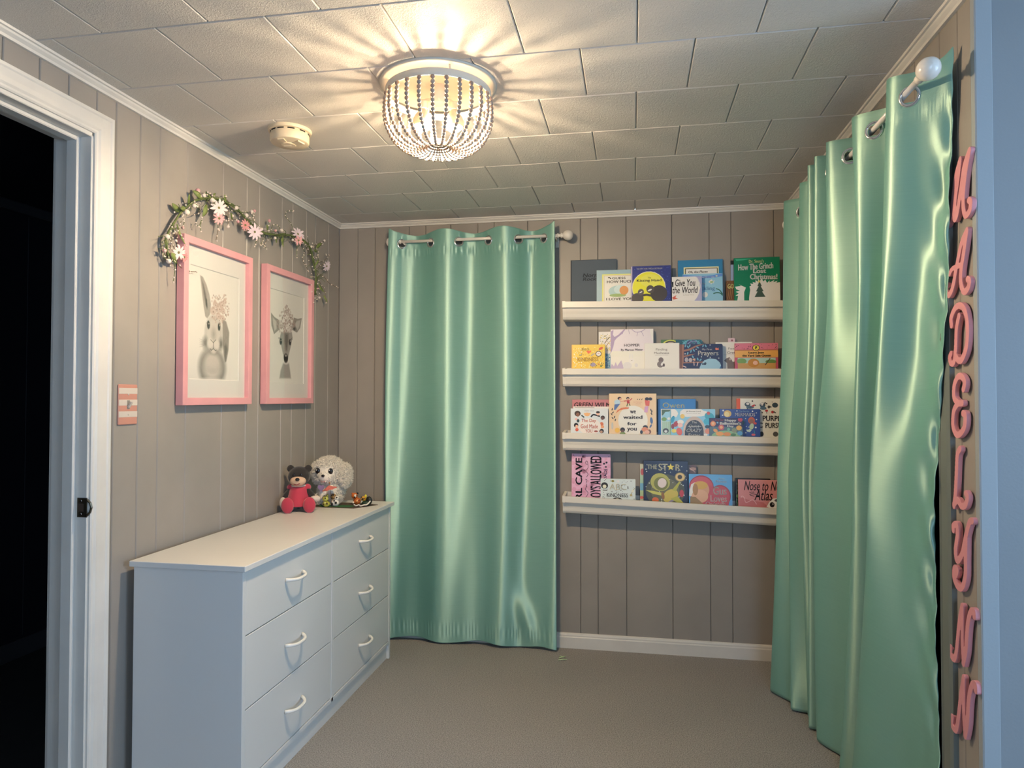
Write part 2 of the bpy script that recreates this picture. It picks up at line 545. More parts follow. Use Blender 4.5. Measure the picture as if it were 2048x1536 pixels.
# closet casing on the right wall, mostly behind the curtain
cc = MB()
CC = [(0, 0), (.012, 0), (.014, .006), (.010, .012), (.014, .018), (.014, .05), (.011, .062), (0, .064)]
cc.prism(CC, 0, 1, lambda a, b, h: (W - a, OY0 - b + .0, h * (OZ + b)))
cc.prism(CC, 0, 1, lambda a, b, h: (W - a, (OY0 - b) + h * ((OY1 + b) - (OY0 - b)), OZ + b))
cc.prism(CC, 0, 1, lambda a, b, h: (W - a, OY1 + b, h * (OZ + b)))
clo = struct(cc.build('door_2', SHADED_CASING))
MB().box(W - .002, W + .11, OY0 - .001, OY0 + .014, 0, OZ, .002).build('jamb', SHADED_CASING, clo)
MB().box(W - .002, W + .11, OY1 - .014, OY1, 0, OZ, .002).build('jamb', SHADED_CASING, clo)
MB().box(W - .002, W + .11, OY0, OY1, OZ - .014, OZ, .002).build('head_jamb', SHADED_CASING, clo)
# ------------------------------------------------------------------ ceiling lamp
LX, LY = 1.020, -1.535
lamp = thing('ceiling_lamp', 'flush-mount ceiling lamp with strings of wooden beads forming a glowing bowl', 'lamp', (LX, LY, H))
LWHITE = mat('lamp_white_metal', (.70, .65, .56), .5)
MB().lathe([(.0, -.003), (.150, -.003), (.170, -.006), (.177, -.005), (.180, .0)], 48).build('canopy', LWHITE, lamp, True)
ring = MB().lathe([(.158, -.020), (.161, -.020), (.162, -.022), (.162, -.039), (.161, -.042), (.159, -.042), (.158, -.039), (.158, -.022), (.158, -.020)], 48, caps=False)
for a in (.5, 2.07, 3.64, 5.21):
    ring.tube([(.15 * math.cos(a), .15 * math.sin(a), -.003), (.16 * math.cos(a), .16 * math.sin(a), -.035)], .003, 6)
ring.build('bead_ring', LWHITE, lamp, True, angle=.6)
BEADA = mat('whitewashed_bead', (.36, .26, .20), .6, bump=(300, .2, .001))
BEADB = mat('greyish_bead', (.32, .29, .26), .6, bump=(300, .2, .001))
prof = catmull([(.161, -.042), (.1635, -.073), (.163, -.108), (.154, -.142), (.133, -.174), (.103, -.195), (.073, -.203), (.046, -.197), (.024, -.182), (.009, -.172)], 24)
# equal steps along the curve
cum = [0]
for a, b in zip(prof[:-1], prof[1:]):
    cum.append(cum[-1] + float(np.linalg.norm(b - a)))
NB = 21
def on_curve(s):
    return np.array([np.interp(s, cum, [p[0] for p in prof]), np.interp(s, cum, [p[1] for p in prof])])
sm = MB()
pos = []
s_ = .006
while s_ < cum[-1]:
    t = s_ / cum[-1]
    r = .0072 * (1 - .40 * t)
    pos.append((on_curve(s_), r))
    s_ += 2 * r * .97
for i, (p, r) in enumerate(pos):
    sm.cur = i % 2
    sm.ball((p[0], 0, p[1]), (r, r, r * 1.02), 8, 6)
strand = None
NS = 26
for i in range(NS):
    a = 2 * PI * i / NS + .06
    if strand is None:
        o = sm.build('bead_strand', [BEADA, BEADB], lamp, True)
        strand = o.data
    else:
        o = link('bead_strand', strand, lamp)
    o.rotation_euler = (0, 0, a)
MB().lathe([(0, -.164), (.010, -.166), (.012, -.171), (.008, -.175), (0, -.176)], 14).build('bottom_ring', LWHITE, lamp, True)
BULB = mat('lit_bulb', (1, .9, .7), .4, emit=((1.0, .75, .47), BULB_STRENGTH))
SOCK = mat('bulb_socket', (.75, .68, .5), .5)
for i, sx in enumerate((-1, 1)):
    bx, by = sx * .046, sx * .012
    # pendant socket, opaque bulb base shaped to cut upward light, and a frosted dome that gives the light
    MB().tube([(sx * .012, sx * .003, -.045), (sx * .036, sx * .009, -.046), (bx, by, -.052)], .006, 8).lathe([(.012, -.075), (.015, -.073), (.015, -.052), (.010, -.048), (0, -.047)], 16, Matrix.Translation((bx, by, 0))).build('socket', SOCK, lamp, True, angle=.6)
    MB().lathe([(.011, -.075), (.016, -.084), (.026, -.096), (.0302, -.107), (.0296, -.1165), (.0262, -.1265)], 20, Matrix.Translation((bx, by, 0)), caps=False).build('bulb_base', SOCK, lamp, True)
    MB().lathe([(.0262, -.1265), (.0215, -.1325), (.0150, -.1378), (.0075, -.141), (0, -.142)], 20, Matrix.Translation((bx, by, 0))).build('bulb', BULB, lamp, True)
MB().lathe([(.026, -.003), (.026, -.05), (.022, -.056), (.012, -.06), (0, -.06)], 20).build('lamp_holder', LWHITE, lamp, True, angle=.6)

# ------------------------------------------------------------------ smoke detector
IVORY = mat('ivory_plastic', (.70, .60, .44), .4)
sd = thing('smoke_detector', 'round ivory smoke detector mounted on the tiled ceiling', 'smoke detector', (.395, -1.29, H))
MB().lathe([(.0, -.001), (.070, -.012), (.074, -.010), (.076, -.004), (.076, 0)], 40).build('base_plate', IVORY, sd, True, angle=.7)
MB().lathe([(.066, -.010), (.0665, -.020), (.0675, -.021), (.0675, -.042), (.065, -.047), (.060, -.049), (0, -.052)], 40).build('body', IVORY, sd, True, angle=.5)
SLOT = mat('dark_vent', (.01, .008, .005), .8)
for a in (-2.75, -2.25, -1.75, -1.2, -.55, .1, .8, 1.5, 2.3):
    m = MB()
    pts = []
    n = 7
    for i in range(n):
        an = a + .36 * i / (n - 1)
        pts.append(an)
    vs = []; fs = []
    for an in pts:
        for rr, zz in ((.0650, -.0165), (.0650, -.0125), (.0672, -.0125), (.0672, -.0165)):
            vs.append((rr * math.cos(an), rr * math.sin(an), zz))
    for i in range(n - 1):
        for q in range(4):
            fs.append((i * 4 + q, i * 4 + (q + 1) % 4, (i + 1) * 4 + (q + 1) % 4, (i + 1) * 4 + q))
    fs += [(0, 1, 2, 3), tuple((n - 1) * 4 + q for q in (3, 2, 1, 0))]
    m.add(vs, fs)
    m.build('vent_slot', SLOT, sd)
bt = MB().lathe([(.0, -.0555), (.024, -.0545), (.026, -.052), (.026, -.049)], 28).build('test_button', IVORY, sd, True, angle=.6)
bt.location = (-.004, 0, 0)
MB().box(-.018, .010, -.0035, .0035, -.0562, -.0545, .0006).build('button_mark', mat('pale_ivory', (.8, .72, .58), .4), bt)
MB().prism([(.024, -.018), (.048, -.03), (.055, .004), (.026, .012)], -.0535, -.049, lambda a, b, h: (a, b, h)).build('test_panel', IVORY, sd)
MB().prism([(-.016, -.058), (.008, -.058), (.004, -.03), (-.010, -.03)], -.0535, -.048, lambda a, b, h: (a, b, h)).build('raised_rib', IVORY, sd)

# ------------------------------------------------------------------ dresser
dr = thing('dresser', 'white six-drawer dresser with arched white handles along the left wall', 'dresser', (0, 0, 0))
XF = .417; YN = -1.600; YF = -.295
MB().box(.028, .431, YN - .012, YF + .012, .752, .770, .0015).build('top', DRESSER, dr)
MB().box(.036, XF, YN, YN + .018, 0, .752, .001).build('side_panel', DRESSER, dr)
MB().box(.036, XF, YF - .018, YF, 0, .752, .001).build('side_panel', DRESSER, dr)
MB().box(.05, XF, -.965, -.948, .07, .752, .001).build('center_panel', DRESSER, dr)
MB().box(.036, .042, YN + .018, YF - .018, .06, .752).build('back_panel', DRESSER, dr)
MB().box(.05, XF, YN + .018, YF - .018, .072, .088, .001).build('bottom_shelf', DRESSER, dr)
MB().box(XF - .03, XF - .012, YN + .018, YF - .018, 0, .072, .001).build('plinth', DRESSER, dr)
MB().box(XF - .02, XF - .012, YN + .018, YF - .018, .730, .752).build('top_rail', DRESSER, dr)
HAND = mat('white_handle_plastic', (.85, .83, .78), .25)
hpath = []
for i in range(17):
    t = -1 + 2 * i / 16
    hpath.append((.002 + .030 * (1 - abs(t) ** 3.2), .062 * t if abs(t) < 1 else .062 * t, -.004 * (1 - t * t)))
hm = MB().tube(hpath, [.0056 if 1 < i < 15 else .0066 for i in range(17)], 10)
hme = None
for (ya, yb) in ((YN + .020, -.967), (-.946, YF - .020)):
    for (za, zb) in ((.547, .749), (.3165, .5435), (.0905, .313)):
        d = MB().box(XF - .018, XF - .002, ya + .001, yb - .001, za, zb, .0012).build('drawer', DRESSER, dr)
        zc = {.547: .655, .3165: .428, .0905: .201}[za]
        yc = (ya + yb) / 2
        if hme is None:
            o = hm.build('handle', HAND, d, True)
            hme = o.data
        else:
            o = link('handle', hme, d)
        o.location = (XF - .002, yc, zc)
        bx = MB().box(.06, XF - .02, ya + .012, yb - .012, za + .012, zb - .05).build('drawer_box', DRESSER, d)

# ------------------------------------------------------------------ framed prints
PINK = mat('pink_frame_paint', (.74, .36, .38), .42, bump=(90, .06, .001), var=(12, .05))
MATB = mat('picture_mat_board', (.72, .70, .66), .8, bump=(400, .1, .0004))
PRINT = vcol_mat('printed_paper', .7, .2)

class Paint:
    """soft drawing on a grid of printed colour (metres from the print's lower left corner)"""
    def __init__(s, w, h, n):
        s.w, s.h = w, h
        s.nx = int(w * n) + 1; s.ny = int(h * n) + 1
        s.X, s.Y = np.meshgrid(np.linspace(0, w, s.nx), np.linspace(0, h, s.ny))
        s.C = np.ones((s.ny, s.nx, 3)) * np.array([.73, .71, .66])
        rng = np.random.RandomState(3)
        s.noise = rng.rand(s.ny, s.nx)
    def blend(s, a, col):
        a = np.clip(a, 0, 1)[..., None]
        s.C = s.C * (1 - a) + np.array(col) * a
    def ell(s, cx, cy, rx, ry, col, al=1.0, soft=.3, rot=0.0, edge=0.0):
        dx = s.X - cx; dy = s.Y - cy
        c, q = math.cos(rot), math.sin(rot)
        u = (dx * c + dy * q) / rx; v = (-dx * q + dy * c) / ry
        d = np.sqrt(u * u + v * v)
        a = np.clip((1 - d) / max(soft, 1e-3), 0, 1)
        if edge:
            a = a * (1 - edge + edge * np.clip(d, 0, 1) ** 3)
        s.blend(a * al * (.82 + .3 * s.noise), col)
    def poly(s, P, col, al=1.0, soft=.004):
        P = np.array(P); n = len(P)
        ins = np.zeros_like(s.X, bool); dmin = np.full_like(s.X, 9.0)
        for i in range(n):
            (x1, y1), (x2, y2) = P[i], P[(i + 1) % n]
            cond = ((y1 > s.Y) != (y2 > s.Y)) & (s.X < (x2 - x1) * (s.Y - y1) / (y2 - y1 + 1e-12) + x1)
            ins ^= cond
            t = np.clip(((s.X - x1) * (x2 - x1) + (s.Y - y1) * (y2 - y1)) / ((x2 - x1) ** 2 + (y2 - y1) ** 2 + 1e-12), 0, 1)
            dmin = np.minimum(dmin, np.hypot(s.X - x1 - t * (x2 - x1), s.Y - y1 - t * (y2 - y1)))
        a = np.where(ins, np.clip(dmin / soft, 0, 1), 0)
        s.blend(a * al * (.82 + .3 * s.noise), col)
    def line(s, P, w, col, al=1.0):
        for (x1, y1), (x2, y2) in zip(P[:-1], P[1:]):
            t = np.clip(((s.X - x1) * (x2 - x1) + (s.Y - y1) * (y2 - y1)) / ((x2 - x1) ** 2 + (y2 - y1) ** 2 + 1e-12), 0, 1)
            d = np.hypot(s.X - x1 - t * (x2 - x1), s.Y - y1 - t * (y2 - y1))
            s.blend(np.clip(1.3 - d / w, 0, 1) * al, col)

def framed(name, label, y0, y1, z0, z1, paint):
    fr = thing(name, label, 'picture', (0, y0, z0), group=None)
    w = y1 - y0; h = z1 - z0
    b = .027; dp = .030; x0 = .004
    f = MB()
    # mitred rails as one moulded frame
    def q(a, bb, x):
        return (x, a, bb)
    O = [(0, 0), (w, 0), (w, h), (0, h)]; I = [(b, b), (w - b, b), (w - b, h - b), (b, h - b)]
    vs = [q(a, c, x0) for a, c in O] + [q(a, c, x0 + dp) for a, c in O] + [q(a, c, x0 + dp) for a, c in I] + [q(a, c, x0 + .004) for a, c in I]
    fs = []
    for i in range(4):
        j = (i + 1) % 4
        fs += [(i, j, 4 + j, 4 + i), (4 + i, 4 + j, 8 + j, 8 + i), (8 + i, 8 + j, 12 + j, 12 + i), (12 + i, 12 + j, j, i)]
    f.add(vs, fs)
    fo = f.build('frame', PINK, fr)
    bv = fo.modifiers.new('b', 'BEVEL'); bv.width = .0015; bv.segments = 2; bv.limit_method = 'ANGLE'
    # mat board with a bevelled window
    mx0, mx1 = b + .033, w - b - .042
    mz0, mz1 = b + .068, h - b - .070
    Ob = [(b, b), (w - b, b), (w - b, h - b), (b, h - b)]
    Ib = [(mx0, mz0), (mx1, mz0), (mx1, mz1), (mx0, mz1)]
    Ic = [(mx0 + .003, mz0 + .003), (mx1 - .003, mz0 + .003), (mx1 - .003, mz1 - .003), (mx0 + .003, mz1 - .003)]
    xm = x0 + .012
    m = MB()
    vs = [q(a, c, xm) for a, c in Ob] + [q(a, c, xm) for a, c in Ib] + [q(a, c, xm - .003) for a, c in Ic]
    fs = []
    for i in range(4):
        j = (i + 1) % 4
        fs += [(i, j, 4 + j, 4 + i), (4 + i, 4 + j, 8 + j, 8 + i)]
    m.add(vs, fs).build('mat_board', MATB, fr)
    pw, ph = mx1 - mx0, mz1 - mz0
    P = Paint(pw, ph, 850)
    paint(P)
    nx, ny = P.nx, P.ny
    vs = [(xm - .0032, mx0 + P.X[j, i], mz0 + P.Y[j, i]) for j in range(ny) for i in range(nx)]
    fs = [(j * nx + i, j * nx + i + 1, (j + 1) * nx + i + 1, (j + 1) * nx + i) for j in range(ny - 1) for i in range(nx - 1)]
    me = bpy.data.meshes.new('print')
    me.from_pydata(vs, [], fs)
    ca = me.color_attributes.new('Col', 'FLOAT_COLOR', 'POINT')
    buf = np.ones((ny * nx, 4)); buf[:, :3] = P.C.reshape(-1, 3)
    ca.data.foreach_set('color', buf.ravel())
    me.materials.append(PRINT)
    link('print', me, fr)
    MB().box(x0, x0 + .005, b * .6, w - b * .6, b * .6, h - b * .6).build('backing_board', MATB, fr)
    MB().box(x0 + .016, x0 + .018, b * .7, w - b * .7, b * .7, h - b * .7).build('pane', glass_mat(), fr)
    return fr

def rabbit(P):
    w, h = P.w, P.h
    def C(x, y):
        u = (x - 188) / 384
        yt = 325 + (x - 195) * 115 / 380; yb = 1222 + (x - 180) * 18 / 388
        return (u * w, (yb - y) / (yb - yt) * h)
    G = (.115, .10, .09); D = (.012, .01, .01); L = (.60, .56, .51)
    def E(x, y, rx, ry, col, al=1, soft=.5, rot=0, edge=0):
        cx, cy = C(x, y)
        P.ell(cx, cy, rx / 384 * w, ry / 850 * h, col, al, soft, rot, edge)
    E(362, 1135, 122, 185, G, .9, .3)
    E(362, 1120, 98, 150, L, .9, .5)
    E(362, 1085, 95, 105, G, .55, .4, 0, .95)
    E(362, 1245, 140, 42, (.73, .71, .66), 1, .8)
    P.poly([C(*p) for p in [(258, 402), (285, 420), (312, 480), (335, 560), (348, 640), (342, 720), (318, 755), (300, 735), (288, 660), (275, 560)]], (.33, .30, .27), .95, .005)
    P.poly([C(*p) for p in [(268, 430), (290, 470), (312, 560), (322, 650), (318, 690), (300, 640), (285, 560)]], G, .8, .008)
    P.poly([C(*p) for p in [(300, 570), (318, 600), (322, 660), (316, 690), (306, 650)]], D, .85, .006)
    P.poly([C(*p) for p in [(432, 740), (470, 770), (497, 860), (492, 1000), (475, 1090), (458, 1100), (444, 1030), (436, 900)]], (.25, .225, .20), .95, .006)
    P.poly([C(*p) for p in [(446, 960), (470, 930), (488, 990), (470, 1095), (456, 1095)]], D, .55, .012)
    E(368, 880, 76, 168, (.22, .20, .18), .9, .25, 0, .9)
    E(368, 870, 64, 150, (.52, .49, .44), .85, .6)
    E(368, 800, 50, 90, L, .6, .8)
    E(368, 870, 26, 70, G, .45, .9)
    E(305, 940, 34, 70, G, .85, .8)
    E(428, 950, 30, 70, G, .85, .8)
    E(342, 945, 30, 50, (.64, .61, .56), .95, .5)
    E(393, 955, 28, 50, (.64, .61, .56), .95, .5)
    E(368, 1005, 26, 26, L, .9, .6)
    E(328, 800, 13, 38, D, 1, .3); E(331, 790, 3, 7, L, 1, .5)
    E(410, 816, 12, 36, D, 1, .3); E(413, 806, 3, 7, L, 1, .5)
    for a, b in (((328, 772), (312, 786)), ((330, 768), (318, 772)), ((412, 788), (426, 796)), ((412, 784), (428, 786))):
        P.line([C(*a), C(*b)], .0012, D, .8)
    for pts in ([(345, 915), (366, 938), (386, 915)], [(366, 938), (366, 985)], [(342, 985), (352, 998), (366, 985), (382, 1000), (390, 996)]):
        P.line([C(*p) for p in pts], .0016, D, .85)
    for k in range(5):
        P.line([C(296, 925 + 9 * k), C(262, 908 + 16 * k)], .0007, G, .5)
        P.line([C(410, 960 + 8 * k), C(432, 955 + 12 * k)], .0007, G, .5)
    rng = random.Random(5)
    R1 = (.50, .37, .31); R2 = (.26, .17, .14)
    for i in range(150):
        t = rng.random()
        x = 350 + rng.random() * 140; y = 560 + rng.random() * 250
        if (x - 415) ** 2 / 80 ** 2 + (y - 665) ** 2 / 130 ** 2 > 1:
            continue
        E(x, y, 4 + 5 * t, 6 + 9 * t, R2 if t < .5 else R1, .7, .5, rng.random() * 3)
    for x, y, r in ((362, 690, 30), (412, 672, 28), (380, 640, 24), (432, 640, 24), (405, 730, 26), (440, 690, 22), (436, 745, 22), (456, 620, 16)):
        E(x, y, r, r * 1.25, R1, .95, .35, 0, .3); E(x, y + 4, r * .6, r * .8, (.64, .55, .49), .9, .5, 0, .5); E(x + 2, y + 6, r * .25, r * .35, R2, .8, .6)

def deer(P):
    w, h = P.w, P.h
    def C(x, y):
        u = (x - 817) / 262
        yt = 520 + (x - 820) * 72 / 260; yb = 1250 + (x - 815) * 8 / 260
        return (u * w, (yb - y) / (yb - yt) * h)
    G = (.115, .10, .09); D = (.012, .011, .011); L = (.56, .53, .49)
    def E(x, y, rx, ry, col, al=1, soft=.5, rot=0, edge=0):
        cx, cy = C(x, y)
        P.ell(cx, cy, rx / 262 * w, ry / 700 * h, col, al, soft, rot, edge)
    P.poly([C(*p) for p in [(915, 1090), (965, 1090), (975, 1150), (985, 1225), (885, 1225), (895, 1150)]], (.28, .26, .24), .9, .010)
    E(935, 1245, 80, 30, (.73, .71, .66), .9, .9)
    P.poly([C(*p) for p in [(824, 705), (850, 740), (885, 765), (890, 840), (848, 880), (828, 810)]], (.24, .22, .20), .95, .003)
    P.poly([C(*p) for p in [(832, 730), (868, 775), (870, 840), (850, 862), (838, 800)]], L, .85, .008)
    P.poly([C(*p) for p in [(1066, 745), (1030, 752), (998, 742), (985, 790), (985, 842), (1025, 864), (1052, 825)]], (.24, .22, .20), .95, .003)
    P.poly([C(*p) for p in [(1058, 756), (1020, 765), (1002, 800), (1030, 852), (1046, 820)]], L, .85, .008)
    E(1003, 830, 14, 22, D, .8, .7)
    P.poly([C(*p) for p in [(898, 855), (985, 855), (992, 900), (978, 970), (962, 1040), (952, 1095), (925, 1095), (915, 1040), (900, 970), (888, 900)]], (.30, .28, .255), .95, .006)
    P.poly([C(*p) for p in [(920, 850), (965, 850), (965, 930), (952, 1020), (930, 1020), (918, 930)]], D, .6, .02)
    E(898, 932, 11, 30, D, 1, .3); E(969, 936, 10, 29, D, 1, .3); E(900, 924, 3, 6, L, 1, .5); E(971, 927, 3, 6, L, 1, .5)
    for a, b in (((892, 905), (880, 900)), ((892, 912), (880, 910)), ((976, 910), (988, 902)), ((977, 915), (990, 912))):
        P.line([C(*a), C(*b)], .0012, D, .8)
    E(938, 1095, 22, 18, (.66, .63, .58), .95, .5)
    E(938, 1060, 19, 42, D, 1, .25); E(938, 1040, 7, 12, L, .9, .7)
    rng = random.Random(9)
    R1 = (.40, .31, .28); R2 = (.20, .145, .13)
    for i in range(420):
        x = 865 + rng.random() * 150; y = 650 + rng.random() * 215
        if abs(x - 938) / 78 + abs(y - 790) / 150 > 1.05:
            continue
        t = rng.random()
        E(x, y, 2.5 + 4 * t, 4 + 7 * t, R2 if t < .5 else R1, .75, .5, rng.random() * 3)

framed('framed_print', 'pink framed print of a rabbit wearing a flower crown', -1.366, -.922, 1.262, 1.876, rabbit)
framed('framed_print', 'pink framed print of a young deer with flowers between its ears', -.808, -.363, 1.261, 1.877, deer)

# ------------------------------------------------------------------ light switch
sw = thing('light_switch', 'pink and white striped light switch plate beside the doorway', 'light switch', (0, -1.597, 1.267))
SWH = mat('cream_ceramic', (.62, .56, .50), .3)
SWP = mat('salmon_ceramic', (.56, .27, .21), .3)
MB().box(.0, .006, -.042, .042, -.065, .065, .003).build('plate', SWP, sw)
for zz in (.044, .0065, -.031):
    MB().box(.0045, .0066, -.0405, .0405, zz - .0095, zz + .0095, .0004).build('white_stripe', SWH, sw)
MB().box(.006, .0072, -.006, .006, -.014, .014, .0004).build('toggle_slot', mat('switch_slot_grey', (.3, .28, .25), .5), sw)
MB().prism([(.006, -.006), (.018, .010), (.021, .007), (.010, -.010)], -.004, .004, lambda a, b, h: (a, h, b)).build('toggle', SWH, sw)
for zz in (.033, -.033):
    MB().lathe([(.0035, .006), (.003, .0075), (0, .008)], 10, Matrix.Rotation(PI / 2, 4, 'Y')).build('screw', SWH, sw, True, loc=(0, 0, zz))
# ------------------------------------------------------------------ curtains
def satin():
    m = mat('teal_satin', (.2, .52, .41), .5, spec=.5)
    nt = m.node_tree
    b = nt.nodes['Principled BSDF']
    tc = nt.nodes.new('ShaderNodeTexCoord')
    mp = nt.nodes.new('ShaderNodeMapping')
    nt.links.new(tc.outputs['UV'], mp.inputs[0])
    mp.inputs['Scale'].default_value = (30, 700, 1)
    n = nt.nodes.new('ShaderNodeTexNoise')
    n.inputs['Scale'].default_value = 1.0
    n.inputs['Detail'].default_value = 3
    nt.links.new(mp.outputs[0], n.inputs['Vector'])
    bp = nt.nodes.new('ShaderNodeBump')
    bp.inputs['Strength'].default_value = .13
    bp.inputs['Distance'].default_value = .0012
    nt.links.new(n.outputs['Fac'], bp.inputs['Height'])
    nt.links.new(bp.outputs[0], b.inputs['Normal'])
    # slubs: a few darker and lighter horizontal threads
    mp2 = nt.nodes.new('ShaderNodeMapping')
    mp2.inputs['Scale'].default_value = (9, 260, 1)
    nt.links.new(tc.outputs['UV'], mp2.inputs[0])
    n2 = nt.nodes.new('ShaderNodeTexNoise')
    n2.inputs['Detail'].default_value = 2
    n2.inputs['Scale'].default_value = 1
    nt.links.new(mp2.outputs[0], n2.inputs['Vector'])
    rp = nt.nodes.new('ShaderNodeValToRGB')
    rp.color_ramp.elements[0].position = .28
    rp.color_ramp.elements[1].position = .72
    rp.color_ramp.elements[0].color = (.165, .43, .38, 1)
    rp.color_ramp.elements[1].color = (.195, .47, .415, 1)
    nt.links.new(n2.outputs['Fac'], rp.inputs[0])
    nt.links.new(rp.outputs[0], b.inputs['Base Color'])
    tg = nt.nodes.new('ShaderNodeTangent')
    tg.direction_type = 'UV_MAP'
    tg.uv_map = 'UVMap'
    # two-tone weave: teal warp under a pale, shiny horizontal weft
    gl = nt.nodes.new('ShaderNodeBsdfAnisotropic')
    gl.inputs['Color'].default_value = (.58, .78, .67, 1)
    gl.inputs['Roughness'].default_value = .57
    gl.inputs['Anisotropy'].default_value = .60
    gl.inputs['Rotation'].default_value = 0.0
    nt.links.new(tg.outputs[0], gl.inputs['Tangent'])
    nt.links.new(bp.outputs[0], gl.inputs['Normal'])
    mx = nt.nodes.new('ShaderNodeMixShader')
    mx.inputs[0].default_value = .40
    nt.links.new(b.outputs[0], mx.inputs[1])
    nt.links.new(gl.outputs[0], mx.inputs[2])
    nt.links.new(mx.outputs[0], nt.nodes['Material Output'].inputs[0])
    return m
SATIN = satin()

def cloth(name, P, parent, holes=(), hr=.018, uvw=(1, 1)):
    """P: (nv, nu, 3) array of points"""
    nv, nu, _ = P.shape
    vs = [tuple(P[j, i]) for j in range(nv) for i in range(nu)]
    fs = []
    uv = []
    hc = [np.array(h) for h in holes]
    for j in range(nv - 1):
        for i in range(nu - 1):
            if hc and j < nv * .2:
                c = (P[j, i] + P[j + 1, i + 1]) / 2
                if any(np.linalg.norm(c - h) < hr for h in hc):
                    continue
            fs.append((j * nu + i, j * nu + i + 1, (j + 1) * nu + i + 1, (j + 1) * nu + i))
    me = bpy.data.meshes.new(name)
    me.from_pydata(vs, [], fs)
    ul = me.uv_layers.new(name='UVMap')
    buf = []
    for f in fs:
        for v in f:
            j, i = divmod(v, nu)
            buf += [i / (nu - 1) * uvw[0], j / (nv - 1) * uvw[1]]
    ul.data.foreach_set('uv', buf)
    me.polygons.foreach_set('use_smooth', [True] * len(fs))
    me.materials.append(SATIN)
    o = link(name, me, parent)
    sd_ = o.modifiers.new('thick', 'SOLIDIFY')
    sd_.thickness = .0012
    sd_.offset = 0
    return o

def torus(R, r, n=24, k=8):
    m = MB()
    m.tube([(R * math.cos(2 * PI * i / n), R * math.sin(2 * PI * i / n), 0) for i in range(n)], r, k, closed=True)
    return m
GROM = None
def grommet(parent, p, nrm):
    global GROM
    if GROM is None:
        o = torus(.0225, .0048).build('grommet', CHROME, parent, True)
        GROM = o.data
    else:
        o = link('grommet', GROM, parent)
    o.location = p
    o.rotation_mode = 'QUATERNION'
    o.rotation_quaternion = Vector(nrm).to_track_quat('Z', 'Y')
    return o

ROD = mat('white_rod_enamel', (.78, .74, .68), .22)
# --- back curtain
RY, RZ = -.078, 2.122
gx = [at(px, 478, 1, RY)[0] for px in (804, 862, 918, 977, 1037, 1088)]
CX0, CX1 = at(779, 600, 1, -.09)[0], at(1110, 600, 1, -.09)[0]
def phase(x):
    xs = [CX0] + gx + [CX1]
    return np.interp(x, xs, [-.5, 0, 1, 2, 3, 4, 5, 5.5])
cb = thing('curtain', 'teal satin curtain hanging by steel grommets on the back wall', 'curtain', (0, 0, 0))
nu, nv = 330, 150
U = np.linspace(0, 1, nu)
ZT = 2.168
P = np.zeros((nv, nu, 3))
vv = np.concatenate([np.linspace(0, .08, 34), np.linspace(.08, .95, 84)[1:], np.linspace(.95, 1, 34)[1:]])
nv = len(vv); P = np.zeros((nv, nu, 3))
rng = np.random.RandomState(4)
w1 = rng.rand(8) * 6.28
for j, t in enumerate(vv):
    x = CX0 + (CX1 - CX0) * U
    ph = phase(x)
    A = .025 * (1 - .25 * min(1, t * 1.6)) + .005 * math.sin(3 * t + 1)
    f = -np.cos(PI * (ph + .5) + .35 * np.sin(2.2 * t + 1.3 * ph) * t)
    y = RY + .012 * t + A * f
    # a soft second harmonic lower down and a diagonal fold near the right hem
    y += .006 * t * np.sin(2 * PI * ph * .5 + 2.1) + .004 * np.sin(PI * ph * 1.9 + 4 * t) * t
    s = U
    dg = np.exp(-((s - (.80 + .10 * (t - .9) / .1 * .6)) / .045) ** 2) * np.exp(-((t - .93) / .055) ** 2)
    y -= .020 * dg
    x2 = x + .012 * t * (U - .35) - .010 * t * np.exp(-((U) / .08) ** 2) * 0 - .018 * math.sin(PI * t) * (1 - U) ** 4
    z = ZT * np.ones(nu)
    topw = .016 * np.clip(np.cos(2 * PI * (ph + .5) / 2), -1, 1)      # the top edge rises at the front folds
    zt = ZT + .010 * np.cos(PI * (ph + .5)) + .012 * (np.exp(-((U) / .02) ** 2) + np.exp(-((1 - U) / .02) ** 2))
    zb = .016 + .008 * np.sin(2 * PI * ph * .42 + .6) - .012 * (U > .93) * 0
    zb = zb - .010 * np.exp(-((U - 1) / .10) ** 2)
    z = zt + (zb - zt) * t
    # stitched header and hem pucker the satin
    d1 = (z - (ZT - .102)) / .018
    d2 = (z - .075) / .03
    pk = np.sin(x * 310 + 2 * np.sin(x * 57)) * (.4 + .6 * np.sin(x * 41 + 1) ** 2)
    y += .0016 * pk * np.exp(-d1 * d1) + .0010 * pk * np.exp(-d2 * d2)
    y += .0012 * np.sin(x * 120 + z * 30) * np.exp(-((z - ZT + .04) / .05) ** 2) * (f > 0)
    P[j, :, 0] = x2; P[j, :, 1] = np.minimum(y, -.019); P[j, :, 2] = z
holes = []
for g in gx:
    i = int(round((g - CX0) / (CX1 - CX0) * (nu - 1)))
    j = int(np.argmin(np.abs(P[:, i, 2] - (RZ - .011))))
    p = P[j, i]
    nrm = np.cross(P[j, min(i + 2, nu - 1)] - P[j, max(i - 2, 0)], P[j + 2, i] - P[max(j - 2, 0), i])
    holes.append(p)
    grommet(cb, p, nrm)
cloth('cloth', P, cb, holes, uvw=(.95, 2.1))
rodb = thing('curtain_rod', 'white curtain rod with round ball ends on the back wall', 'curtain rod', (0, 0, 0))
rx0, rx1 = at(782, 478, 1, RY)[0], at(1116, 474, 1, RY)[0]
MB().tube([(rx0, RY, RZ), (rx1, RY, RZ)], .008, 14).build('pole', ROD, rodb, True)
fprof = [(.0, -.002), (.011, 0), (.011, .006), (.007, .010), (.007, .016), (.012, .019), (.014, .023), (.010, .028), (.014, .031), (.0225, .040), (.0265, .052), (.026, .062), (.021, .073), (.012, .080), (0, .082)]
FIN = MB().lathe(fprof, 24)
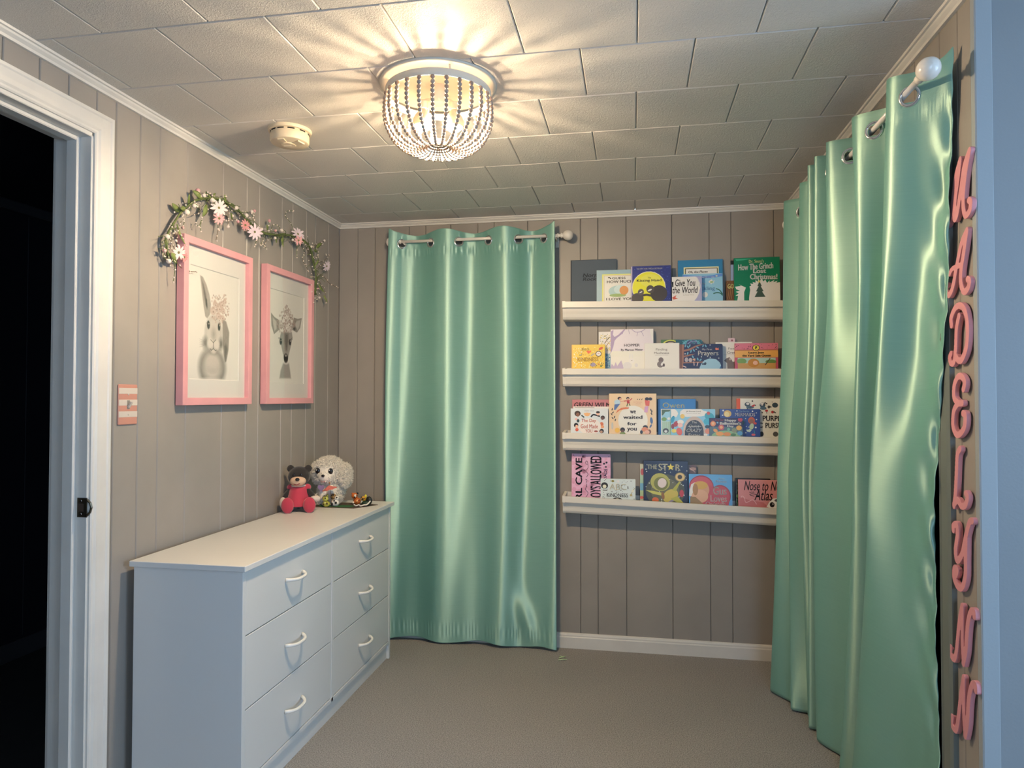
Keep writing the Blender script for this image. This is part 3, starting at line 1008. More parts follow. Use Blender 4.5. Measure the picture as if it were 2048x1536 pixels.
f1 = FIN.build('finial', ROD, rodb, True)
f1.location = (rx1 - .004, RY, RZ); f1.rotation_euler = (0, PI / 2, 0)
f2 = link('finial', f1.data, rodb)
f2.location = (rx0 + .004 + .052, RY, RZ); f2.rotation_euler = (0, -PI / 2, 0)
for x in (rx1 - .012, rx0 + .075):
    MB().box(x - .005, x + .005, RY, 0.0, RZ - .016, RZ - .008, .001).box(x - .009, x + .009, -.004, 0.0, RZ - .045, RZ + .012, .001).box(x - .005, x + .005, RY - .01, RY + .01, RZ - .012, RZ - .007, .001).build('bracket', ROD, rodb)

# --- right curtain in front of the closet
RX2, RZ2 = 2.290, 2.062
top = [(2.362, -1.772), (2.312, -1.712), (2.260, -1.640), (2.330, -1.520), (2.246, -1.400), (2.330, -1.300), (2.226, -1.205), (2.332, -1.130), (2.222, -1.075), (2.332, -1.020), (2.222, -.985), (2.332, -.890), (2.243, -.775), (2.332, -.660), (2.236, -.535), (2.300, -.470)]
upp = [(2.362, -1.735), (2.316, -1.672), (2.263, -1.585), (2.335, -1.470), (2.250, -1.425), (2.332, -1.290), (2.232, -1.185), (2.332, -1.090), (2.228, -1.030), (2.332, -.985), (2.228, -.945), (2.332, -.850), (2.243, -.735), (2.330, -.640), (2.232, -.520), (2.298, -.455)]
mid = [(2.362, -1.640), (2.322, -1.545), (2.270, -1.430), (2.345, -1.345), (2.272, -1.290), (2.345, -1.160), (2.245, -.930), (2.330, -.890), (2.248, -.850), (2.328, -.815), (2.240, -.780), (2.325, -.720), (2.240, -.560), (2.318, -.540), (2.218, -.455), (2.290, -.410)]
bot = [(2.362, -1.665), (2.345, -1.440), (2.305, -1.140), (2.358, -1.060), (2.308, -.990), (2.356, -.930), (2.285, -.800), (2.335, -.735), (2.278, -.705), (2.332, -.665), (2.300, -.605), (2.316, -.580), (2.246, -.552), (2.272, -.505), (2.198, -.375), (2.268, -.330)]
levels = [(2.112, top), (1.62, upp), (.95, mid), (.006, bot)]
def dense(pl_, k=22):
    return np.array(catmull([(a, b) for a, b in pl_], k))
D_ = [dense(l) for _, l in levels]
zs = [z for z, _ in levels]
nu = len(D_[0]); nv = 150
P = np.zeros((nv, nu, 3))
tt = np.linspace(0, 1, nv) ** 1.0
prm = np.linspace(0, 15, nu)
for j in range(nv):
    t = tt[j]
    z = 2.112 + (0.006 - 2.112) * t
    # smooth interpolation between levels
    if z > zs[1]:
        a = (zs[0] - z) / (zs[0] - zs[1]); q = D_[0] * (1 - a) + D_[1] * a
    elif z > zs[2]:
        a = (zs[1] - z) / (zs[1] - zs[2]); a = a * a * (3 - 2 * a) * .5 + a * .5; q = D_[1] * (1 - a) + D_[2] * a
    else:
        a = (zs[2] - z) / (zs[2] - zs[3]); a = a ** 1.25; q = D_[2] * (1 - a) + D_[3] * a
    P[j, :, 0] = q[:, 0]; P[j, :, 1] = q[:, 1]
    zt = 2.112 + .006 * np.cos(prm * PI) + .012 * np.exp(-(prm / .25) ** 2)
    P[j, :, 2] = zt + (.008 - zt) * t
    # slack ripples along the free edge and soft buckles on the near panel
    loose = min(1, t * 6)
    w2 = np.clip(prm / 2.0, 0, 1)
    bow = np.sin(PI * w2) * (w2 < 1)
    off = bow * (.020 + .016 * np.sin(z * 4.2 + 2.6 * w2 + .4) + .006 * np.sin(z * 11 - 3 * w2)) * loose
    edge = np.exp(-(prm / .55) ** 2)
    off = off + edge * (.010 * np.sin(z * 17 + prm * 5) + .006 * np.sin(z * 34 - prm * 9)) * loose
    P[j, :, 0] += .60 * off
    P[j, :, 1] += .80 * off
    P[j, :, 0] += .0012 * np.sin(z * 85 + prm) * np.exp(-(prm / .2) ** 2)
    soft = np.exp(-((prm - 5.2) / 1.0) ** 2) + .7 * np.exp(-((prm - 3.6) / .6) ** 2)
    P[j, :, 1] += .012 * soft * np.sin(z * 3.6 + prm) * loose
    # stitched header
    d1 = (P[j, :, 2] - 2.005) / .015
    P[j, :, 0] += .0014 * np.sin(prm * 60) * np.exp(-d1 * d1)
P[:, :, 0] = np.minimum(P[:, :, 0], W - .013)
cr = thing('curtain', 'teal satin curtain bunched across the closet opening on the right wall', 'curtain', (0, 0, 0))
holes = []
ng = [.92, 2.5, 4.45 - 1, 4.5, 5.45, 6.5, 7.5, 8.5, 9.5, 10.5, 11.5, 12.5, 13.45, 14.5]
for s_ in (1.28, 2.55, 3.50, 4.55, 5.45, 6.55, 7.5, 8.5, 9.5, 10.5, 11.45, 12.55, 13.45, 14.5):
    i = int(round(s_ / 15 * (nu - 1)))
    j = int(np.argmin(np.abs(P[:, i, 2] - (RZ2 - .013))))
    nrm = np.cross(P[j, min(i + 2, nu - 1)] - P[j, max(i - 2, 0)], P[min(j + 2, nv - 1), i] - P[max(j - 2, 0), i])
    holes.append(P[j, i].copy())
    grommet(cr, P[j, i], nrm)
cloth('cloth', P, cr, holes, hr=.019, uvw=(1.6, 2.1))
rodr = thing('curtain_rod', 'white curtain rod with ball end above the closet opening', 'curtain rod', (0, 0, 0))
MB().tube([(RX2, -1.765, RZ2), (RX2, -.41, RZ2)], .008, 14).build('pole', ROD, rodr, True)
f3 = link('finial', f1.data, rodr)
f3.location = (RX2, -1.758, RZ2); f3.rotation_euler = (PI / 2, 0, 0)
f4 = link('finial', f1.data, rodr)
f4.location = (RX2, -.415, RZ2); f4.rotation_euler = (-PI / 2, 0, 0)
for y in (-1.60, -.46):
    MB().box(RX2, W, y - .005, y + .005, RZ2 - .016, RZ2 - .008, .001).box(W - .004, W, y - .009, y + .009, RZ2 - .045, RZ2 + .012, .001).build('bracket', ROD, rodr)
# ------------------------------------------------------------------ gutter shelves
# front of the lip stands SD from the wall; z of the lip's top at the left and right ends
SD = .122
LEDGE = [(1.776, 1.757), (1.437, 1.430), (1.114, 1.102), (.796, .764)]
SX0, SX1 = 1.258, 2.335
OUT = [(0, .0), (.080, 0), (.088, .004), (.094, .014), (.0965, .030), (.1005, .043), (.102, .052), (.102, .0585), (SD, .0605), (SD, .090), (.112, .090), (.112, .0865),
       (.1185, .0865), (.1185, .064), (.0985, .061), (.098, .052), (.093, .031), (.0895, .016), (.0855, .0065), (.079, .0025), (.003, .0025), (.003, .098), (0, .098)]
CAP = [(-.0, -.001), (.081, -.001), (.090, .003), (.0965, .013), (.0985, .029), (.103, .042), (.1045, .052), (.1045, .0575), (SD + .0025, .0595), (SD + .0025, .0915), (0, .0995)]
nm = ['top', 'second', 'third', 'lowest']
shelf_z = []
for i, (za, zb) in enumerate(LEDGE):
    sh = thing('wall_shelf', ['white gutter ledge shelf, topmost of the four on the back wall', 'white gutter ledge shelf, second from the top of four', 'white gutter ledge shelf, third from the top of four', 'white gutter ledge shelf, lowest of the four on the back wall'][i], 'shelf', (0, 0, 0), group='white gutter shelves')
    def zl(x, za=za, zb=zb):
        return za + (zb - za) * (x - SX0) / (2.30 - SX0) - .090
    shelf_z.append(zl)
    m = MB()
    m.prism(OUT, SX0 + .002, SX1, lambda a, b, h: (h, -a - .0005, zl(h) + b))
    m.build('trough', PLASTIC, sh)
    MB().prism(CAP, SX0 - .0015, SX0 + .0125, lambda a, b, h: (h, -a - .0005, zl(h) + b)).build('end_cap', PLASTIC, sh)
    MB().prism(CAP, SX1 - .0125, SX1 + .0015, lambda a, b, h: (h, -a - .0005, zl(h) + b)).build('end_cap', PLASTIC, sh)
    # shelf recess is hollow behind the caps
    for x in (1.45, 1.80, 2.15):
        MB().box(x - .006, x + .006, -.117, -.003, zl(x) + .076, zl(x) + .080, .001).build('hanger_strap', CHROME, sh)

# ------------------------------------------------------------------ books
COVER = vcol_mat('printed_cover', .32, .5)
COVERM = vcol_mat('matt_printed_cover', .6, .3)
PAGES = mat('paper_pages', (.68, .63, .55), .8, bump=(500, .3, .0006, (1, 1, .02)))

def clip(poly, x0, x1, y0, y1):
    def cut(P, ins, inter):
        out = []
        for i in range(len(P)):
            a, b = P[i - 1], P[i]
            if ins(b):
                if not ins(a):
                    out.append(inter(a, b))
                out.append(b)
            elif ins(a):
                out.append(inter(a, b))
        return out
    def ix(v):
        return lambda a, b: (v, a[1] + (b[1] - a[1]) * (v - a[0]) / (b[0] - a[0]))
    def iy(v):
        return lambda a, b: (a[0] + (b[0] - a[0]) * (v - a[1]) / (b[1] - a[1]), v)
    for ins, it in ((lambda p: p[0] >= x0, ix(x0)), (lambda p: p[0] <= x1, ix(x1)), (lambda p: p[1] >= y0, iy(y0)), (lambda p: p[1] <= y1, iy(y1))):
        if poly:
            poly = cut(poly, ins, it)
    return poly

def text_tris(s, bold=0.0, shear=0.0):
    cu = bpy.data.curves.new('txt', 'FONT')
    cu.body = s
    cu.resolution_u = 3
    cu.shear = shear
    o = bpy.data.objects.new('txt', cu)
    me = o.to_mesh()
    vs = [(v.co.x, v.co.y) for v in me.vertices]
    fs = [tuple(p.vertices) for p in me.polygons]
    o.to_mesh_clear()
    if bold:      # heavier weight: the same glyphs set again a hair to each side
        n = len(vs); base_v = list(vs); base_f = list(fs)
        for k, (dx, dy) in enumerate(((-bold, 0), (bold, 0), (0, bold * .5), (0, -bold * .5)), 1):
            vs += [(x + dx, y + dy) for x, y in base_v]
            fs += [tuple(i + k * n for i in f) for f in base_f]
    bpy.data.objects.remove(o)
    bpy.data.curves.remove(cu)
    return vs, fs

def ribbon(pts, w):
    pts = [np.array(p, float) for p in pts]
    L, R_ = [], []
    for i, p in enumerate(pts):
        t = pts[min(i + 1, len(pts) - 1)] - pts[max(i - 1, 0)]
        t = t / (np.linalg.norm(t) + 1e-9)
        n = np.array([-t[1], t[0]])
        ww = w[i] if hasattr(w, '__len__') else w
        L.append(p + n * ww / 2); R_.append(p - n * ww / 2)
    return L, R_

def book(row, label, z, px, top, layer, art, cover, spine=None, thick=.012, lean=7.0, name='picture_book', matt=False, side='l', rnd=0.0, tilt=0.0):
    """z=(ox,oy,scale) zoom frame the art was measured in; px=(x0,x1) and top in photo pixels; layer = depth of the front cover from the wall"""
    layer = float(np.interp(layer, [.028, .04, .05, .058, .078, .09, .108], [.026, .038, .047, .051, .070, .073, .0785]))
    yp = -layer
    zl = shelf_z[row]
    x0 = at(px[0], top + 30, 1, yp)[0]
    x1 = at(px[1], top + 30, 1, yp)[0]
    w = x1 - x0
    zt = at((px[0] + px[1]) / 2, top, 1, yp + .008)[2]
    zb = zl((x0 + x1) / 2) + .004
    lean = min(3.0, math.degrees(math.asin(max(.002, (layer - thick - .003)) / (zt - zb))))
    h = (zt - zb) / math.cos(math.radians(lean))
    M = w / (px[1] - px[0])
    sign = name == 'metal_sign'
    bk = thing(name, label, 'sign' if sign else 'book', ((x0 + x1) / 2, yp, zb), (-math.radians(lean), tilt, 0))
    ox, oy, sc = z
    def T(x, y):
        """zoom coordinates -> (a,b) on the cover"""
        return ((ox + x * sc - (px[0] + px[1]) / 2) * M, h - (oy + y * sc - top) * M)
    cm = COVERM if matt else COVER
    ct = .0022
    cov = MB()
    base_c = pc(cover); sp_c = pc(spine) if spine else base_c
    def slab(y0, y1, xa, xb, col):
        if rnd:
            r = min(rnd, w * .2)
            pts = []
            for cx, cz, a0 in ((xb - r, r * 0 + .0, None),):
                pass
            sx = -1 if side == 'r' else 1
            pl_ = [(xa, 0), (xb, 0)]
            def arc(cx, cz, a0, a1):
                return [(cx + r * math.cos(a0 + (a1 - a0) * k / 5), cz + r * math.sin(a0 + (a1 - a0) * k / 5)) for k in range(6)]
            if side == 'l':
                pl_ += arc(xb - r, h - r, 0, PI / 2) + [(xa, h)]
            else:
                pl_ += [(xb, h)] + arc(xa + r, h - r, PI / 2, PI)
            cov.prism(pl_, y0, y1, lambda a, b, q: (a, q, b), col)
        else:
            cov.box(xa, xb, y0, y1, 0, h, .0006, col)
    slab(0, ct, -w / 2, w / 2, base_c)
    slab(thick - ct, thick, -w / 2, w / 2, sp_c)
    sgn = -1 if side == 'l' else 1
    xs = sorted((sgn * w / 2, sgn * (w / 2 - .0025)))
    cov.box(xs[0], xs[1], ct * .5, thick - ct * .5, 0, h, .0004, sp_c)
    cov.build('sign_plate' if sign else 'cover', cm, bk)
    a, b = (-w / 2 + .0025, w / 2 - .003) if side == 'l' else (-w / 2 + .003, w / 2 - .0025)
    if not sign:
        MB().box(a, b, ct, thick - ct, .003, h - max(.003, rnd * .35)).build('pages', PAGES, bk)
    # printed art, each layer a hair above the last
    am = MB(); tm = MB()
    d = [.00025]
    def put(m, poly, col):
        q = clip(poly, -w / 2 + .0004, w / 2 - .0004, .0006, h - .0006)
        if len(q) > 2:
            m.add([(p[0], -d[0], p[1]) for p in q], [tuple(range(len(q)))], col)
    for it in art:
        k = it[0]
        d[0] += .00006
        if k == 'r':
            p, q = T(it[1], it[2]), T(it[3], it[4])
            put(am, [(p[0], q[1]), (q[0], q[1]), (q[0], p[1]), (p[0], p[1])], pc(it[5]))
        elif k == 'e':
            c = T(it[1], it[2]); rx, ry = it[3] * sc * M, it[4] * sc * M
            ro = it[6] if len(it) > 6 else 0
            n = 10 if max(rx, ry) < .006 else 22
            put(am, [(c[0] + rx * math.cos(2 * PI * i / n) * math.cos(ro) + ry * math.sin(2 * PI * i / n) * math.sin(ro), c[1] - rx * math.cos(2 * PI * i / n) * math.sin(ro) + ry * math.sin(2 * PI * i / n) * math.cos(ro)) for i in range(n)], pc(it[5]))
        elif k == 'p':
            put(am, [T(*p) for p in it[1]], pc(it[2]))
        elif k == 'l':
            pts = catmull([T(*p) for p in it[1]], 4) if len(it[1]) > 2 else [np.array(T(*p)) for p in it[1]]
            L, R_ = ribbon(pts, it[2] * sc * M)
            for i in range(len(L) - 1):
                put(am, [tuple(L[i]), tuple(L[i + 1]), tuple(R_[i + 1]), tuple(R_[i])], pc(it[3]))
        elif k == 's':      # star / burst: cx cy r1 r2 n col
            c = T(it[1], it[2]); n = it[5]
            put(am, [(c[0] + (it[3] if i % 2 == 0 else it[4]) * sc * M * math.sin(PI * i / n), c[1] + (it[3] if i % 2 == 0 else it[4]) * sc * M * math.cos(PI * i / n)) for i in range(2 * n)], pc(it[6]))
        elif k == 'd':      # scattered dots: x0 y0 x1 y1 n r col seed
            rg = random.Random(it[8])
            for _ in range(it[5]):
                c = T(it[1] + rg.random() * (it[3] - it[1]), it[2] + rg.random() * (it[4] - it[2]))
                r = it[6] * sc * M * (.6 + .8 * rg.random())
                put(am, [(c[0] + r * math.cos(PI * i / 3), c[1] + r * math.sin(PI * i / 3)) for i in range(6)], pc(it[7]))
        elif k == 't':      # text xl xr ytop ybase col bold shear rot
            bold = it[7] if len(it) > 7 else 0
            sh_ = it[8] if len(it) > 8 else 0
            rot = it[9] if len(it) > 9 else 0
            vs, fs = text_tris(it[1], bold, sh_)
            ax = np.array(vs)
            lo, hi = ax.min(0), ax.max(0)
            if rot == 90:        # reads upwards; box given in photo orientation
                n0 = (ax - lo) / (hi - lo)
                p0 = T(it[2], it[5]); p1 = T(it[3], it[4])
                out = [(p1[0] + (p0[0] - p1[0]) * q[1], p0[1] + (p1[1] - p0[1]) * q[0]) for q in n0]
            else:
                n0 = (ax - lo) / (hi - lo)
                p0 = T(it[2], it[5]); p1 = T(it[3], it[4])
                out = [(p0[0] + (p1[0] - p0[0]) * q[0], p0[1] + (p1[1] - p0[1]) * q[1] + rot * (p1[0] - p0[0]) * (q[0] - .5)) for q in n0]
            keep = [f for f in fs if all(-w / 2 < out[i][0] < w / 2 and 0 < out[i][1] < h for i in f)]
            used = sorted({i for f in keep for i in f})
            ren = {v: n for n, v in enumerate(used)}
            tm.add([(out[i][0], -d[0] - .0003, out[i][1]) for i in used], [tuple(ren[i] for i in f) for f in keep], pc(it[6]))
    if am.f:
        am.build('sign_art' if sign else 'cover_art', cm, bk)
    if tm.f:
        tm.build('title_lettering', cm, bk)
    return bk
ZA = (1110, 490, .1123); ZB = (1330, 490, .12207); ZC = (1110, 640, .1123); ZD = (1330, 640, .12207)
ZE = (1110, 770, .1123); ZF = (1310, 770, .13184); ZG = (1110, 890, .1123); ZH = (1270, 890, .15137)
INK = '#1a1715'
# top shelf
book(0, 'dark slate grey plain book at the left end of the top shelf', ZA, (1141, 1233), 519, .030, [
    ('r', 268, 255, 300, 1010, '#34383b'), ('l', [(272, 262), (1098, 258)], 10, '#2c2c2a'),
    ('t', 'Norman', 495, 900, 505, 575, '#2b2d2f', .02, .2), ('t', 'Rockwell', 495, 930, 580, 640, '#2b2d2f', .02, .2)], '#4b5052', thick=.016, matt=True)
book(0, 'pale blue bordered book with cream panel and black serif title, top shelf', ZA, (1193, 1279), 539, .0525, [
    ('r', 838, 515, 1500, 1300, '#e3c765'), ('r', 862, 535, 1480, 1300, '#f0dcae'), ('l', [(874, 545), (874, 1200)], 5, '#b9923f'), ('l', [(874, 545), (1400, 545)], 5, '#b9923f'),
    ('l', [(945, 585), (965, 572), (985, 590), (1000, 600)], 16, '#3a2c20'),
    ('t', 'GUESS', 1020, 1258, 570, 612, INK, .02), ('t', 'HOW MUCH', 925, 1390, 632, 680, INK, .02),
    ('e', 1130, 830, 175, 105, '#9fb0a2'), ('e', 1170, 800, 120, 85, '#b9c0b0'), ('e', 1120, 905, 150, 30, '#8d9b5a'), ('e', 1230, 815, 80, 80, '#c98545'),
    ('t', 'I LOVE YOU', 912, 1400, 950, 995, INK, .02)], '#8fa09c', thick=.014)
book(0, 'navy night-sky book with a large yellow moon on its cover', ZA, (1262, 1342), 531, .078, [
    ('d', 1390, 380, 2100, 1000, 260, 6, '#4a5590', 1), ('r', 1345, 355, 1378, 1100, '#8e7f92'), ('l', [(1362, 380), (1358, 1000)], 10, '#c9b4b0'),
    ('e', 1672, 765, 302, 298, '#f3e59a'), ('e', 1672, 768, 290, 288, '#e2c42f'), ('e', 1700, 640, 180, 120, '#ecd64b'),
    ('t', 'THE NEW YORK TIMES #1 BESTSELLER', 1455, 1915, 405, 435, '#d9d4dc', .01),
    ('t', 'The', 1655, 1712, 572, 602, '#4a4318', .01), ('t', 'Kissing Hand', 1458, 1898, 612, 672, '#1e2433', .02),
    ('e', 1470, 960, 110, 95, '#4a4038'), ('e', 1530, 850, 55, 60, '#564b42', .3), ('e', 1850, 880, 150, 150, '#3d342e'), ('e', 1700, 800, 70, 75, '#4a4038', -.4),
    ('l', [(1560, 910), (1640, 900), (1720, 920)], 40, '#3d342e'), ('e', 1690, 815, 40, 16, '#d9cdbd', -.4), ('e', 1530, 850, 30, 10, '#d9cdbd', -.5)], '#2c3166', '#262c5c', thick=.020)
book(0, 'teal blue book with a cream title panel standing behind others on the top shelf', ZB, (1356, 1446), 519, .028, [
    ('r', 310, 362, 885, 900, '#e9d98f'), ('r', 330, 382, 868, 900, '#4a4326'), ('r', 344, 395, 855, 900, '#e8e0c6'),
    ('t', 'Oh, the Places', 385, 705, 425, 470, INK, .02, .2)], '#2f6f8c', '#24596f', thick=.010)
book(0, 'light sky blue book with a water lily and grass blades, top shelf', ZB, (1366, 1446), 547, .048, [
    ('p', [(290, 475), (400, 490), (600, 510), (780, 500), (945, 470), (945, 520), (780, 545), (600, 550), (400, 530), (290, 515)], '#5c7fae'),
    ('t', 'bedtime tale', 600, 815, 512, 540, '#e6e6da', .01), ('e', 852, 513, 20, 12, '#e8dca0'),
    ('p', [(720, 600), (760, 575), (775, 565), (785, 600), (825, 590), (800, 620), (815, 635), (775, 635), (760, 660), (750, 630), (722, 625)], '#dfe3cf'), ('e', 770, 615, 30, 12, '#7f9a5e'),
    ('t', 'My', 590, 672, 622, 670, '#e3e8ea', .005), ('t', 'Duckling', 470, 822, 690, 772, '#53789a', .004),
    ('e', 660, 830, 45, 48, '#e8dfc8'), ('l', [(795, 815), (850, 800), (910, 810), (945, 850)], 18, '#2e5d48'), ('l', [(840, 730), (900, 760), (945, 830)], 16, '#2e5d48')], '#86abc4', thick=.010)
book(0, 'small cream and lilac board book with handwritten black title, top shelf', ZB, (1344, 1404), 553, .098, [
    ('e', 300, 710, 275, 300, '#efe2cb'), ('l', [(520, 520), (575, 640), (570, 740), (500, 860), (420, 895)], 6, '#d9cdbd'),
    ('l', [(120, 605), (128, 690)], 14, INK), ('t', 'I', 118, 140, 600, 690, INK, .02), ('t', 'Give You', 170, 500, 560, 680, INK, .012, .15), ('t', 'the World', 122, 540, 690, 800, INK, .012, .15),
    ('t', 'by Nancy Tillman', 300, 480, 822, 842, '#9a8a74', 0), ('p', [(115, 870), (190, 830), (170, 870), (215, 890), (140, 905)], '#c4573f')], '#9a92a4', '#7f7a92', thick=.022, lean=9, rnd=.006)
book(0, 'brown wood-grain patterned book peeking out beside the green one', ZB, (1453, 1478), 561, .050, [
    *[('l', [(1015 + 16 * i, 600 + 7 * i), (1040 + 14 * i, 720), (1012 + 16 * i, 900)], 6, c) for i, c in enumerate(['#3b2412', '#a5713a', '#3b2412', '#a5713a', '#3b2412', '#a5713a', '#3b2412'])],
    ('t', 'GO', 1028, 1135, 640, 720, '#e6cf7c', .03)], '#6d4420', thick=.010)
book(0, 'thin black book standing at the back near the right end of the top shelf', ZB, (1462, 1560), 519, .028, [('r', 1080, 310, 1130, 900, '#8f98a8')], '#201d1c', thick=.008)
book(0, 'green picture book with white jagged lettering at the right end of the top shelf', ZB, (1469, 1561), 514, .082, [
    ('p', [(1160, 215), (1480, 212), (1300, 240), (1180, 250)], '#3d9a6e'),
    ('p', [(1890, 640), (1830, 650), (1850, 615), (1780, 640), (1800, 600), (1720, 640), (1720, 605), (1680, 650), (1650, 590), (1620, 620), (1590, 570), (1560, 610), (1540, 570), (1525, 625), (1490, 590), (1490, 640), (1440, 625), (1455, 660), (1400, 650), (1420, 690), (1390, 700), (1400, 760), (1380, 900), (1380, 1100), (1890, 1100)], '#e6e0cc'),
    ('p', [(1150, 700), (1250, 690), (1210, 660), (1330, 720), (1300, 800), (1300, 1100), (1155, 1100), (1200, 860), (1155, 860), (1210, 820), (1160, 790), (1230, 770), (1170, 745)], '#e6e0cc'),
    ('t', "Dr. Seuss's", 1385, 1630, 235, 290, '#efe28a', .02), ('t', 'How The Grinch', 1205, 1785, 300, 410, '#efe9d8', .045, 0, .04), ('t', 'Lost', 1450, 1668, 395, 475, '#efe9d8', .05), ('t', 'Christmas!', 1398, 1850, 490, 585, '#efe9d8', .045, 0, -.02),
    ('p', [(1555, 610), (1590, 700), (1575, 705), (1620, 790), (1595, 795), (1650, 890), (1470, 890), (1520, 795), (1495, 790), (1540, 705), (1520, 700)], '#3c4a3c'), ('s', 1550, 620, 30, 12, 5, '#d8b74a')], '#0f6a44', '#0c5637', thick=.018)
# second shelf
book(1, 'mustard yellow book with scattered doodles at the left end of the second shelf', ZC, (1143, 1210), 689, .090, [
    ('r', 270, 435, 312, 900, '#d99a3e'), ('d', 350, 480, 860, 850, 90, 7, '#f2dc7e', 2), ('d', 350, 480, 860, 850, 60, 6, '#b5852c', 3), ('d', 330, 500, 480, 850, 30, 9, '#f4e7a6', 5),
    ('t', '365', 470, 610, 500, 540, '#9a7a3e', .01), ('p', [(555, 555), (590, 545), (610, 555), (640, 545), (640, 570), (595, 605)], '#cf5330'), ('t', 'of', 430, 485, 600, 640, '#7a6a36', .01),
    ('e', 775, 605, 55, 50, '#4a3a2c'), ('e', 775, 605, 42, 38, '#efdcb8'), ('e', 815, 510, 42, 22, '#b6452c', -.5), ('l', [(640, 640), (700, 600)], 16, '#8f8a82'), ('e', 775, 600, 20, 14, '#c9a08a'),
    ('t', 'KINDNESS', 400, 775, 668, 740, '#a5752c', .015), ('e', 675, 800, 50, 36, '#8d7d8a'), ('e', 780, 795, 22, 16, '#d58a3c'), ('e', 820, 825, 18, 20, '#6d7a3a'), ('d', 620, 760, 860, 850, 16, 8, '#7a6a2c', 8)], '#d9a93c', '#c98c34', thick=.016)
book(1, 'cream illustrated book showing behind the tall lilac tree cover', ZC, (1197, 1250), 663, .030, [
    ('d', 800, 250, 990, 560, 60, 9, '#c9b06a', 4), ('d', 800, 250, 990, 560, 40, 7, '#8a8a72', 6), ('l', [(880, 420), (930, 350), (980, 300)], 12, '#6a5a48'), ('l', [(900, 480), (960, 400)], 12, '#9a7a52'),
    ('r', 895, 600, 1100, 900, '#7f9aa2'), ('d', 900, 600, 990, 850, 40, 9, '#5a7a8a', 7), ('d', 900, 600, 990, 850, 20, 9, '#c9d4ce', 9)], '#dcd2b4', thick=.010, matt=True)
book(1, 'tall pale lilac book with bare tree branches on its cover', ZC, (1221, 1307), 658, .052, [
    ('r', 985, 640, 1760, 1100, '#d9cfae'), ('r', 985, 560, 1760, 660, '#d2c4ac'),
    ('p', [(990, 200), (1040, 170), (1030, 260), (1060, 300), (1130, 260), (1200, 190), (1230, 160), (1255, 165), (1190, 250), (1100, 320), (1060, 370), (1040, 470), (1010, 560), (990, 600)], '#9c8496'),
    ('l', [(1370, 165), (1440, 215), (1540, 205), (1610, 160)], 12, '#a08c98'), ('l', [(1540, 205), (1580, 290)], 8, '#a08c98'), ('l', [(1310, 165), (1330, 250)], 8, '#a08c98'), ('l', [(1480, 215), (1460, 290)], 7, '#a08c98'), ('l', [(1220, 200), (1200, 250)], 8, '#a08c98'),
    ('p', [(1690, 165), (1745, 165), (1755, 400), (1720, 330)], '#efe0c0'),
    ('t', 'HOPPER', 1232, 1512, 430, 478, '#2a2526', .012), ('t', 'By Marcus Pfister', 1175, 1568, 518, 568, '#2a2526', .02),
    ('p', [(990, 850), (1010, 790), (1050, 840), (1080, 760), (1110, 830), (1180, 730), (1220, 850), (1220, 1000), (990, 1000)], '#b09aa2'),
    ('e', 1290, 830, 80, 70, '#c9bcae'), ('e', 1365, 740, 48, 48, '#d4c8b4'), ('e', 1335, 650, 14, 48, '#cfc2b0', .15), ('e', 1378, 650, 12, 46, '#cfc2b0', -.1), ('e', 1370, 735, 7, 7, INK), ('e', 1450, 820, 30, 36, '#c9bcae')], '#cfbcb4', thick=.012)
book(1, 'pale beige book with a small seated grey animal and thin grey title', ZC, (1289, 1359), 686, .088, [
    ('t', 'Finding', 1800, 2005, 505, 560, '#8a7c70', .005), ('t', 'Muchness', 1768, 2035, 570, 612, '#8a7c70', .008), ('l', [(1785, 632), (2020, 632)], 5, '#a89888'),
    ('e', 1890, 720, 45, 48, '#6b5a50'), ('e', 1880, 800, 60, 60, '#74645a'), ('e', 1915, 790, 22, 40, '#e8ddd0', .6), ('e', 1940, 815, 18, 32, '#4a3c34')], '#d8c6b0', thick=.010, side='r')
book(1, 'dark green book with a yellow arch showing above the beige cover', ZD, (1322, 1362), 679, .030, [
    ('e', 95, 400, 130, 75, '#c4bb4a'), ('e', 95, 400, 100, 60, '#3b3630'), ('e', 95, 405, 70, 45, '#a08a74')], '#4c6a3e', thick=.010, rnd=.008)
book(1, 'teal rounded board book peeking over the navy prayer book', ZD, (1352, 1406), 679, .052, [
    ('e', 440, 400, 150, 80, '#5f8f96'), ('e', 445, 385, 90, 60, '#3a3f58'), ('l', [(370, 400), (440, 350), (520, 360)], 14, '#7a7490'), ('d', 280, 330, 600, 420, 30, 10, '#3f7f7a', 4)], '#1f4a52', thick=.012, rnd=.016)
